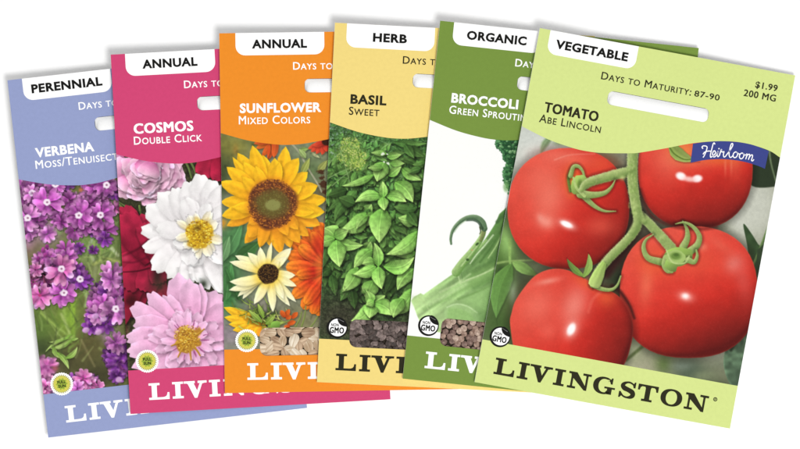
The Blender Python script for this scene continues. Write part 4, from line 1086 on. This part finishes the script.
def photo(s, root):
    A = s.art()
    t = s.title
    if t == 'COSMOS':
        A.id[A.id == 5] = 1; A.id[A.id == 6] = 2
    if t == 'SUNFLOWER':
        A.id[A.id == 2] = 1; A.id[A.id == 8] = 7
    if t == 'TOMATO':
        k = A.id == 6
        A.id[k & (A.X > 630) & (A.Y > 190)] = 8
        A.id[k & (A.X > 630) & (A.Y <= 190)] = 9
        A.id[k & (A.X <= 630) & (A.Y > 235)] = 7
    step = .5
    vis = min(s.vis, PW)
    ca = np.unique(np.round(np.concatenate([np.linspace(0, vis, int(vis / step) + 1), np.linspace(vis, PW, max(2, int((PW - vis) / 4) + 1)) if vis < PW else [PW]]), 4))
    cb = np.linspace(72, FOOT + 1.5, int((FOOT + 1.5 - 72) / step) + 1)
    GA, GB = np.meshgrid(ca, cb)
    # round the window opening: pull the nearest grid points onto its outline
    ga, gb = GA.copy(), GB.copy()
    sd = None
    if s.win is not None:
        a0, a1, b0, b1, r = s.win, PW - s.win, 294.6, 322.4, 7.
        def sdf(a, b):
            qx = np.abs(a - (a0 + a1) / 2) - (a1 - a0) / 2 + r; qy = np.abs(b - (b0 + b1) / 2) - (b1 - b0) / 2 + r
            return np.minimum(np.maximum(qx, qy), 0) + np.hypot(np.maximum(qx, 0), np.maximum(qy, 0)) - r
        sd = sdf(ga, gb); e = .02
        gx = (sdf(ga + e, gb) - sdf(ga - e, gb)) / (2 * e); gy = (sdf(ga, gb + e) - sdf(ga, gb - e)) / (2 * e)
        k = np.abs(sd) < step * .55
        ga[k] -= (sd * gx)[k]; gb[k] -= (sd * gy)[k]
    th = math.radians(s.rot); c, n = math.cos(th), math.sin(th)
    am = np.where(GA > vis, 2 * vis - GA, GA); am = np.abs(am)
    px = s.tl[0] + am * c - GB * n; py = s.tl[1] + am * n + GB * c
    fx = np.clip((px - A.x0) * A.res - .5, 0, A.W - 1.01); fy = np.clip((py - A.y0) * A.res - .5, 0, A.H - 1.01)
    ix, iy = fx.astype(int), fy.astype(int); wx, wy = (fx - ix)[..., None], (fy - iy)[..., None]
    I = A.img
    col = (I[iy, ix] * (1 - wx) + I[iy, ix + 1] * wx) * (1 - wy) + (I[iy + 1, ix] * (1 - wx) + I[iy + 1, ix + 1] * wx) * wy
    col = lin(col) / GAIN
    ids = A.id[np.round(fy).astype(int).clip(0, A.H - 1), np.round(fx).astype(int).clip(0, A.W - 1)]
    ids = np.where(GA > vis, 0, ids)
    cid = ids[:-1, :-1].copy()
    # drop cells under the header and inside the window
    hb = np.interp(GA[:-1, :-1], HEADC[:, 0], HEADC[:, 1])
    keep = GB[:-1, :-1] > hb - 2.2
    if sd is not None:
        ctr = (sd[:-1, :-1] + sd[1:, 1:] + sd[1:, :-1] + sd[:-1, 1:]) / 4
        keep &= ctr > 0
    nr, nc = GA.shape
    vi = np.arange(nr * nc).reshape(nr, nc)
    Q = np.stack([vi[:-1, :-1], vi[1:, :-1], vi[1:, 1:], vi[:-1, 1:]], -1)
    P3 = np.stack([ga * UNIT, -gb * UNIT, np.full_like(ga, PT * UNIT)], -1).reshape(-1, 3)
    Cf = np.concatenate([col.reshape(-1, 3), np.ones((nr * nc, 1))], 1)
    names = dict(SUBPARTS[t])
    if t == 'VERBENA':
        for i in np.unique(cid):
            if i: names[int(i)] = ('printed_flower', None)
    # tiny remnants belong to the picture as a whole
    for i in list(names):
        if ((cid == i) & keep).sum() < 60: names.pop(i)
    cid[~np.isin(cid, list(names) or [-1])] = 0
    def build(name, ident, parent):
        q = Q[(cid == ident) & keep]
        used, inv = np.unique(q.ravel(), return_inverse=True)
        me = bpy.data.meshes.new(name)
        nv, nf = len(used), len(q)
        me.vertices.add(nv); me.vertices.foreach_set('co', P3[used].astype(np.float32).ravel())
        me.loops.add(nf * 4); me.loops.foreach_set('vertex_index', inv.astype(np.int32).ravel())
        me.polygons.add(nf); me.polygons.foreach_set('loop_start', np.arange(0, nf * 4, 4, dtype=np.int32))
        me.update(calc_edges=True)
        at = me.attributes.new('print', 'FLOAT_COLOR', 'POINT')
        at.data.foreach_set('color', Cf[used].astype(np.float32).ravel())
        me.materials.append(M_PRINT)
        o = bpy.data.objects.new(name, me); ROOT.objects.link(o); o.parent = parent
        return o
    ph = build('photo_print', 0, root)
    for i, (nm, lb) in names.items():
        o = build(nm, i, ph)
        if lb: o['label'] = lb
    return ph

def to_local(s, pts):
    return [tuple(float(q) for q in plan_uv(s, x, y)) for x, y in pts]

def make_packet(s):
    global _slab
    root = bpy.data.objects.new('seed_packet', None); ROOT.objects.link(root)
    root.empty_display_size = .01
    root.matrix_world = packet_matrix(s)
    tag(root, s.label, 'seed packet', 'seed packets fanned out on the white table')
    face = paper(s.title.lower() + '_colour_ink', ink(*s.col))
    Z = PT
    # back of the paper pouch with its folded edges
    r = [(0, 0), (PW, 0), (PW, PH), (0, PH)]
    e = .05
    V = [(x, y, 0.) for x, y in r] + [(x, y, Z - e) for x, y in r]
    mesh_obj('pouch_back', V, [(0, 1, 2, 3)] + [(i, 4 + i, 4 + (i + 1) % 4, (i + 1) % 4) for i in range(4)], M_WHITE, root)
    # header with the hang slot cut out
    slot = rrect(s.slot, 48.6 if s.title == 'TOMATO' else 46.6, PW - s.slot + 1, 62.6 if s.title == 'TOMATO' else 60.4, 5.2)
    out = [(0, 0), (PW, 0)] + [(float(x), float(y)) for x, y in HEADC[::-1]]
    v, f = region([out], [slot])
    head = mesh_obj('header_panel', v, f, face, root, Z + .06)
    s0, s1 = slot[0][1], max(p[1] for p in slot); s0 = min(p[1] for p in slot)
    A0, A1 = s.slot, PW - s.slot + 1
    # white sheet added behind the slot, curved so it shades off towards top and left
    Vb, Fb = [], []
    xs = [A0 + .5, A0 + 1, A0 + 1.6, A0 + 2.4, A0 + 3.4, A0 + 5, A0 + 7.5, A0 + 12, A1 - 8, A1 - 3, A1 + 1.5]
    for j in range(15):
        ty = j / 14; q = s0 + .35 + ty * (s1 - s0 + 1.0)
        for x in xs:
            dd = min(1., 1.05 * (1 - ty) ** 1.8 + .95 * math.exp(-(x - A0 - .5) / 2.6))
            Vb.append((x, q, Z - .1 - (PT - .45) * dd))
    nx = len(xs)
    for j in range(14):
        for i in range(nx - 1):
            Fb.append((j * nx + i, (j + 1) * nx + i, (j + 1) * nx + i + 1, j * nx + i + 1))
    mesh_obj('slot_backing', Vb, Fb, M_WHITE, root, smooth=True)
    sl = (A0 - .5, s0 - .6, A1 + 1.6, s0 + 14.2)
    mesh_obj('slot_shade_sheet', [(sl[0], sl[3], .08), (sl[0], sl[1], .08), (sl[2], sl[1], .08), (sl[2], sl[3], .08), (sl[0], sl[3], Z - .3), (sl[0], sl[1], Z - .02), (sl[2], sl[1], Z - .02)],
             [(0, 1, 5, 4), (1, 2, 6, 5), (0, 3, 2, 1)], M_SLOT_SHADE, root)  # dark floor and walls added: the slot's inner shadow put in as colour
    # category tab
    bt = 23.7 if s.title in ('TOMATO', 'BASIL') else 22.4
    v, f = region([rrect(s.tab[0], .02, s.tab[1], bt, 9.5, corners=(0, 1, 1, 0))])
    tab = mesh_obj('category_tab', v, f, M_WHITE, root, Z + .12)
    mid = (s.tab[0] + s.tab[1]) / 2
    letters('category_lettering', [(s.cat, mid - .5, bt - 6.7, s.catw, 8.9, .043, False, 'c')], M_BLACK, tab, Z + .18)
    # header lettering
    full = s.title == 'TOMATO'
    ml = [('Days to Maturity:', s.days, 38.9 if full else 37.3, 91.2, 7.4, .014, True, 'l')]
    if full: ml.append(('87-90', 163.9, 38.8, 25.7, 6.0, .018, False, 'l'))
    letters('maturity_lettering', ml, s.text, head, Z + .12)
    letters('title_lettering', [(s.title, 19.3, 81.2 if full else 79.9, s.tw, 9.6, .04, False, 'l')], s.text, head, Z + .12)
    letters('variety_lettering', [(s.sub, 15.9 if full else 18.3, 92.2 if full else 91., s.sw, 8.1, .012, True, 'l')], s.text, head, Z + .12)
    if full:
        letters('price_lettering', [('$1.99', 245, 19.2, 22.6, 6.5, .024, False, 'r'), ('200 MG', 245, 29.4, 32.3, 6.5, .024, False, 'r')], s.text, head, Z + .12)
    # printed picture
    photo(s, root)
    # footer
    sub = []
    if s.win is not None:
        sub = [rrect(s.win, 294.6, PW - s.win, 322.4, 7., n=9)]
        mesh_obj('under_seed_sheet', [(s.win - 8, 288, .3), (PW - s.win + 8, 288, .3), (PW - s.win + 8, 329, .3), (s.win - 8, 329, .3)], [(0, 1, 2, 3)], M_UNDER_SEED, root)  # very dark brown sheet under the seeds, seen in the gaps between them
    v, f = region([[(0, FOOT), (PW, FOOT), (PW, PH), (0, PH)]], sub)
    foot = mesh_obj('footer_band', v, f, face, root, Z + .06)
    if _slab is None: _slab = slab_word()
    base = 347.5 if full else 346.2
    mesh_obj('footer_lettering', [(s.word + x, base + y) for x, y in _slab[0]], _slab[1], s.text, foot, Z + .12)
    # badge
    ca, cb = s.ba, s.bb
    if s.badge == 'sun':
        v, f = region([circle(ca, cb, 11.3, 120, lobes=30)])
        bd = mesh_obj('sun_badge', v, f, M_WHITE, root, Z + .12)
        v, f = region([circle(ca, cb, 10.1, 60, 8.0)]); mesh_obj('badge_rays', v, f, M_OLIVE, bd, Z + .16)
        v, f = region([circle(ca, cb, 7.9, 40)]); mesh_obj('badge_disc', v, f, M_YELLOW, bd, Z + .2)
        v, f = region([circle(ca, cb, 6.2, 20, 4.6)]); mesh_obj('badge_star', v, f, M_LEAF, bd, Z + .24)
        letters('badge_lettering', [('FULL', ca, cb - .5, 8.2, 3.1, .04, False, 'c'), ('SUN', ca, cb + 3.6, 7.2, 3.1, .04, False, 'c')], M_BLACK, bd, Z + .28)
    else:
        v, f = region([circle(ca, cb, 10.4, 56)])
        bd = mesh_obj('seal_badge', v, f, M_BLACK, root, Z + .12)
        v, f = region([circle(ca + .55, cb - .35, 8.75, 56)]); mesh_obj('badge_disc', v, f, M_WHITE, bd, Z + .16)
        lf = [(.2, -9.6), (2.0, -10.6), (5.0, -9.6), (8.0, -7.0), (10.0, -3.4), (9.8, -1.6), (7.0, -1.8), (4.0, -2.8), (1.6, -4.8), (.2, -7.4)]
        v, f = region([[tuple(q) for q in spline([(ca + x, cb + y) for x, y in lf], 4, True)]]); mesh_obj('badge_leaf', v, f, M_BLACK, bd, Z + .2)
        L, R = ribbon([(ca + .6, cb - 9.0), (ca + 3.6, cb - 7.6), (ca + 6.4, cb - 6.4)], .2, .4)
        v, f = region([L + R[::-1]]); mesh_obj('badge_leaf_vein', v, f, M_GREY, bd, Z + .22)
        letters('badge_lettering', [('NON', ca - 2.3, cb - 1.3, 7.6, 3.1, .03, False, 'c'), ('GMO', ca - .1, cb + 5.2, 13.8, 5.6, .045, False, 'c')], M_BLACK, bd, Z + .24)
    # ribbon banner of the tomato packet
    if full:
        T = lambda q: (672 + q[0] / 6.234, 130 + q[1] / 6.234)
        top = [T(p) for p in ((128, 86), (200, 76), (300, 70), (400, 75), (480, 88), (545, 108), (602, 131))]
        bot = [T(p) for p in ((578, 242), (530, 222), (450, 199), (370, 186), (290, 182), (200, 188), (113, 205))]
        P = [tuple(map(float, q)) for q in spline(top, 5)] + [tuple(map(float, q)) for q in spline(bot, 5)]
        v, f = region([to_local(s, P)])
        bn = mesh_obj('ribbon_banner', v, f, M_INDIGO, root, Z + .14)
        G = [[(112, 78), (103, 66), (112, 54), (134, 54), (148, 64), (141, 96), (124, 138), (112, 156)], [(218, 40), (212, 27), (202, 36), (190, 82), (178, 132), (180, 154), (192, 148)], [(112, 128), (128, 108), (160, 99), (188, 101)],
             [(192, 148), (210, 134), (223, 116), (217, 98), (205, 101), (197, 124), (203, 148), (217, 150), (232, 134)], [(232, 134), (246, 100), (239, 132), (245, 150), (258, 138)],
             [(258, 138), (275, 84), (277, 103), (287, 108), (299, 104), (293, 130), (298, 151), (311, 147), (322, 132)], [(322, 132), (352, 92), (376, 50), (374, 32), (362, 40), (350, 84), (344, 128), (352, 154), (366, 152), (380, 136)],
             [(418, 118), (404, 106), (386, 118), (380, 142), (392, 158), (410, 150), (420, 128), (414, 112), (430, 124), (440, 124)], [(474, 128), (460, 116), (442, 128), (436, 150), (448, 168), (466, 160), (476, 138), (470, 122), (484, 134), (494, 134)],
             [(494, 134), (504, 124), (500, 148), (492, 172)], [(496, 156), (510, 132), (526, 128), (526, 146), (516, 176)], [(519, 164), (536, 138), (552, 134), (552, 152), (544, 180), (554, 186), (566, 172)]]
        add = [to_local(s, stroke_poly([(690 + x / 8.889, 140 + y / 8.889) for x, y in g], 1.05, .95, n=5)) for g in G]
        add.append(to_local(s, circle(690 + 254 / 8.889, 140 + 78 / 8.889, .7, 12)))
        V2, F2 = [], []
        for i, P in enumerate(add):                 # each stroke a hair above the one before: no shared planes
            v, f = region([P]); k = len(V2)
            V2 += [(x, y, Z + .2 + .006 * i) for x, y in v]; F2 += [tuple(k + q for q in t) for t in f]
        mesh_obj('banner_lettering', V2, F2, M_WHITE, bn)
    return root

M_OLIVE = paper('olive_ink', ink(186, 184, 92)); M_YELLOW = paper('yellow_ink', ink(216, 210, 92)); M_LEAF = paper('leaf_green_ink', ink(160, 182, 66))
M_GREY = paper('grey_ink', ink(150, 150, 150)); M_INDIGO = paper('indigo_ink', ink(62, 72, 140))
roots = [make_packet(s) for s in PACKETS]

# ---------------------------------------------------------------- seeds behind the windows
def seed_mesh(name, lx, ly, lz, mat, seed, taper=0., ridge=0., nu=18, nv=12):
    R = random.Random(seed); V = []; F = []
    for j in range(nv + 1):
        ph = math.pi * j / nv
        for i in range(nu):
            th = 2 * math.pi * i / nu
            x, y, z = math.sin(ph) * math.cos(th), math.sin(ph) * math.sin(th), math.cos(ph)
            w = 1 - taper * (x * .5 + .5) ** 1.5
            n = 1 + ridge * (float(vnoise(np.array(x * 2 + y), np.array(z * 2 + seed), .55, seed)) - .5)
            V.append((x * lx * n, y * ly * w * n, z * lz * w * n))
    for j in range(nv):
        for i in range(nu):
            F.append((j * nu + i, (j + 1) * nu + i, (j + 1) * nu + (i + 1) % nu, j * nu + (i + 1) % nu))
    me = bpy.data.meshes.new(name)
    me.from_pydata([(a * UNIT, b * UNIT, c * UNIT) for a, b, c in V], [], F); me.validate(); me.update()
    me.polygons.foreach_set('use_smooth', [True] * len(me.polygons)); me.materials.append(mat)
    return me

def husk(name, c0, c1, stripes=False):
    m = bpy.data.materials.new(name); m.use_nodes = True; nt = m.node_tree; b = nt.nodes['Principled BSDF']
    b.inputs['Roughness'].default_value = .6; b.inputs['Specular IOR Level'].default_value = .25
    tc = nt.nodes.new('ShaderNodeTexCoord'); mp = nt.nodes.new('ShaderNodeMapping')
    mp.inputs['Scale'].default_value = (120, 900, 120) if stripes else (700, 700, 700)
    no = nt.nodes.new('ShaderNodeTexNoise'); no.inputs['Scale'].default_value = 1.6; no.inputs['Detail'].default_value = 5
    cr = nt.nodes.new('ShaderNodeValToRGB'); cr.color_ramp.elements[0].position = .32; cr.color_ramp.elements[1].position = .68
    cr.color_ramp.elements[0].color = (*ink(*c0), 1); cr.color_ramp.elements[1].color = (*ink(*c1), 1)
    oi = nt.nodes.new('ShaderNodeObjectInfo'); ad = nt.nodes.new('ShaderNodeVectorMath'); ad.operation = 'ADD'
    nt.links.new(tc.outputs['Object'], mp.inputs['Vector']); nt.links.new(mp.outputs['Vector'], ad.inputs[0]); nt.links.new(oi.outputs['Random'], ad.inputs[1])
    nt.links.new(ad.outputs['Vector'], no.inputs['Vector']); nt.links.new(no.outputs['Fac'], cr.inputs['Fac'])
    nt.links.new(cr.outputs['Color'], b.inputs['Base Color'])
    bp = nt.nodes.new('ShaderNodeBump'); bp.inputs['Strength'].default_value = .5; bp.inputs['Distance'].default_value = .0002
    nt.links.new(no.outputs['Fac'], bp.inputs['Height']); nt.links.new(bp.outputs['Normal'], b.inputs['Normal'])
    return m

def scatter(s, protos, name, label, group, pitch, lz, a_end, sizes):
    R = random.Random(len(name)); mw = packet_matrix(s)
    row = 0; b = 291.
    first = {}
    while b < 327:
        a = s.win - 4 + (pitch * .5 if row % 2 else 0)
        while a < a_end:
            k = R.randrange(len(protos)); f = R.uniform(*sizes)
            if k not in first:
                o = bpy.data.objects.new(name, protos[k]); first[k] = o
            else:
                o = first[k].copy()
            tag(o, label, 'seed', group)
            z = .3 + lz * f + R.uniform(0, max(.01, PT - .55 - 2 * lz * f))
            loc = Matrix.Translation(((a + R.uniform(-.22, .22) * pitch) * UNIT, -(b + R.uniform(-.22, .22) * pitch) * UNIT, z * UNIT))
            o.matrix_world = mw @ loc @ Matrix.Rotation(R.uniform(0, 6.283), 4, 'Z') @ Matrix.Rotation(R.uniform(-.12, .12), 4, 'X') @ Matrix.Scale(f, 4)
            ROOT.objects.link(o)
            a += pitch
        b += pitch * .84; row += 1

sun, bas, bro = PACKETS[2], PACKETS[3], PACKETS[4]
hs = [husk('sunflower_husk_pale', (176, 146, 112), (240, 220, 192), True), husk('sunflower_husk_tan', (150, 118, 90), (222, 194, 162), True), husk('sunflower_husk_cream', (196, 172, 140), (250, 238, 218), True)]
scatter(sun, [seed_mesh('sunflower_seed', 7.4, 5.6, 1.45, h, k + 1, .3, .14) for k, h in enumerate(hs)], 'sunflower_seed', 'tan sunflower seed in the window of the orange packet', 'sunflower seeds in the window', 9.4, 1.45, 112, (.8, 1.1))
hb = [husk('basil_seed_brown', (74, 62, 58), (124, 108, 102)), husk('basil_seed_grey', (98, 84, 80), (156, 138, 132)), husk('basil_seed_dark', (50, 42, 38), (94, 80, 74))]
scatter(bas, [seed_mesh('basil_seed', 5.0, 3.6, 1.38, h, k + 5, .25, .3) for k, h in enumerate(hb)], 'basil_seed', 'dark brown basil seed in the window of the yellow packet', 'basil seeds in the window', 6.4, 1.38, 106, (.8, 1.12))
hr = [husk('broccoli_seed_tan', (128, 100, 86), (192, 164, 146)), husk('broccoli_seed_brown', (104, 80, 72), (156, 130, 118)), husk('broccoli_seed_pale', (160, 134, 118), (220, 196, 178))]
scatter(bro, [seed_mesh('broccoli_seed', 3.5, 3.5, 1.5, h, k + 9, 0, .08) for k, h in enumerate(hr)], 'broccoli_seed', 'round brown broccoli seed in the window of the green packet', 'broccoli seeds in the window', 6.4, 1.5, 96, (.88, 1.03))

# ---------------------------------------------------------------- table, light, camera
ts = mesh_obj('table_surface', [(-9000, -9000), (9000, -9000), (9000, 9000), (-9000, 9000)], [(0, 1, 2, 3)], paper('white_table', (.93, .93, .93), tint=.002, bump=0), None, -.25)
tag(ts, kind='structure')

w = bpy.data.worlds.new('World'); scene.world = w; w.use_nodes = True
bg = w.node_tree.nodes['Background']; bg.inputs['Color'].default_value = (1, 1, 1, 1); bg.inputs['Strength'].default_value = WORLD
ld = bpy.data.lights.new('softbox', 'AREA'); ld.shape = 'RECTANGLE'; ld.size = .7; ld.size_y = .7; ld.energy = LAMP; ld.color = (1, .995, .985)
lo = bpy.data.objects.new('softbox_lamp', ld); ROOT.objects.link(lo)
lo.location = (.45, -.75, 1.9)
lo.rotation_euler = (Vector((0, 0, 0)) - lo.location).to_track_quat('-Z', 'Y').to_euler()

cd = bpy.data.cameras.new('camera'); cam = bpy.data.objects.new('camera', cd); ROOT.objects.link(cam)
cam.location = (0, 0, 6000 * UNIT); cam.rotation_euler = (0, 0, 0)
cd.sensor_width = 36; cd.lens = 36 * 6000 / 800.; cd.clip_start = .05; cd.clip_end = 50
scene.camera = cam
vs = scene.view_settings
vs.view_transform = 'Standard'; vs.look = 'None'; vs.exposure = 0; vs.gamma = 1; vs.use_curve_mapping = False
scene.cycles.max_bounces = 6
scene.cycles.use_denoising = True
bpy.context.view_layer.update()
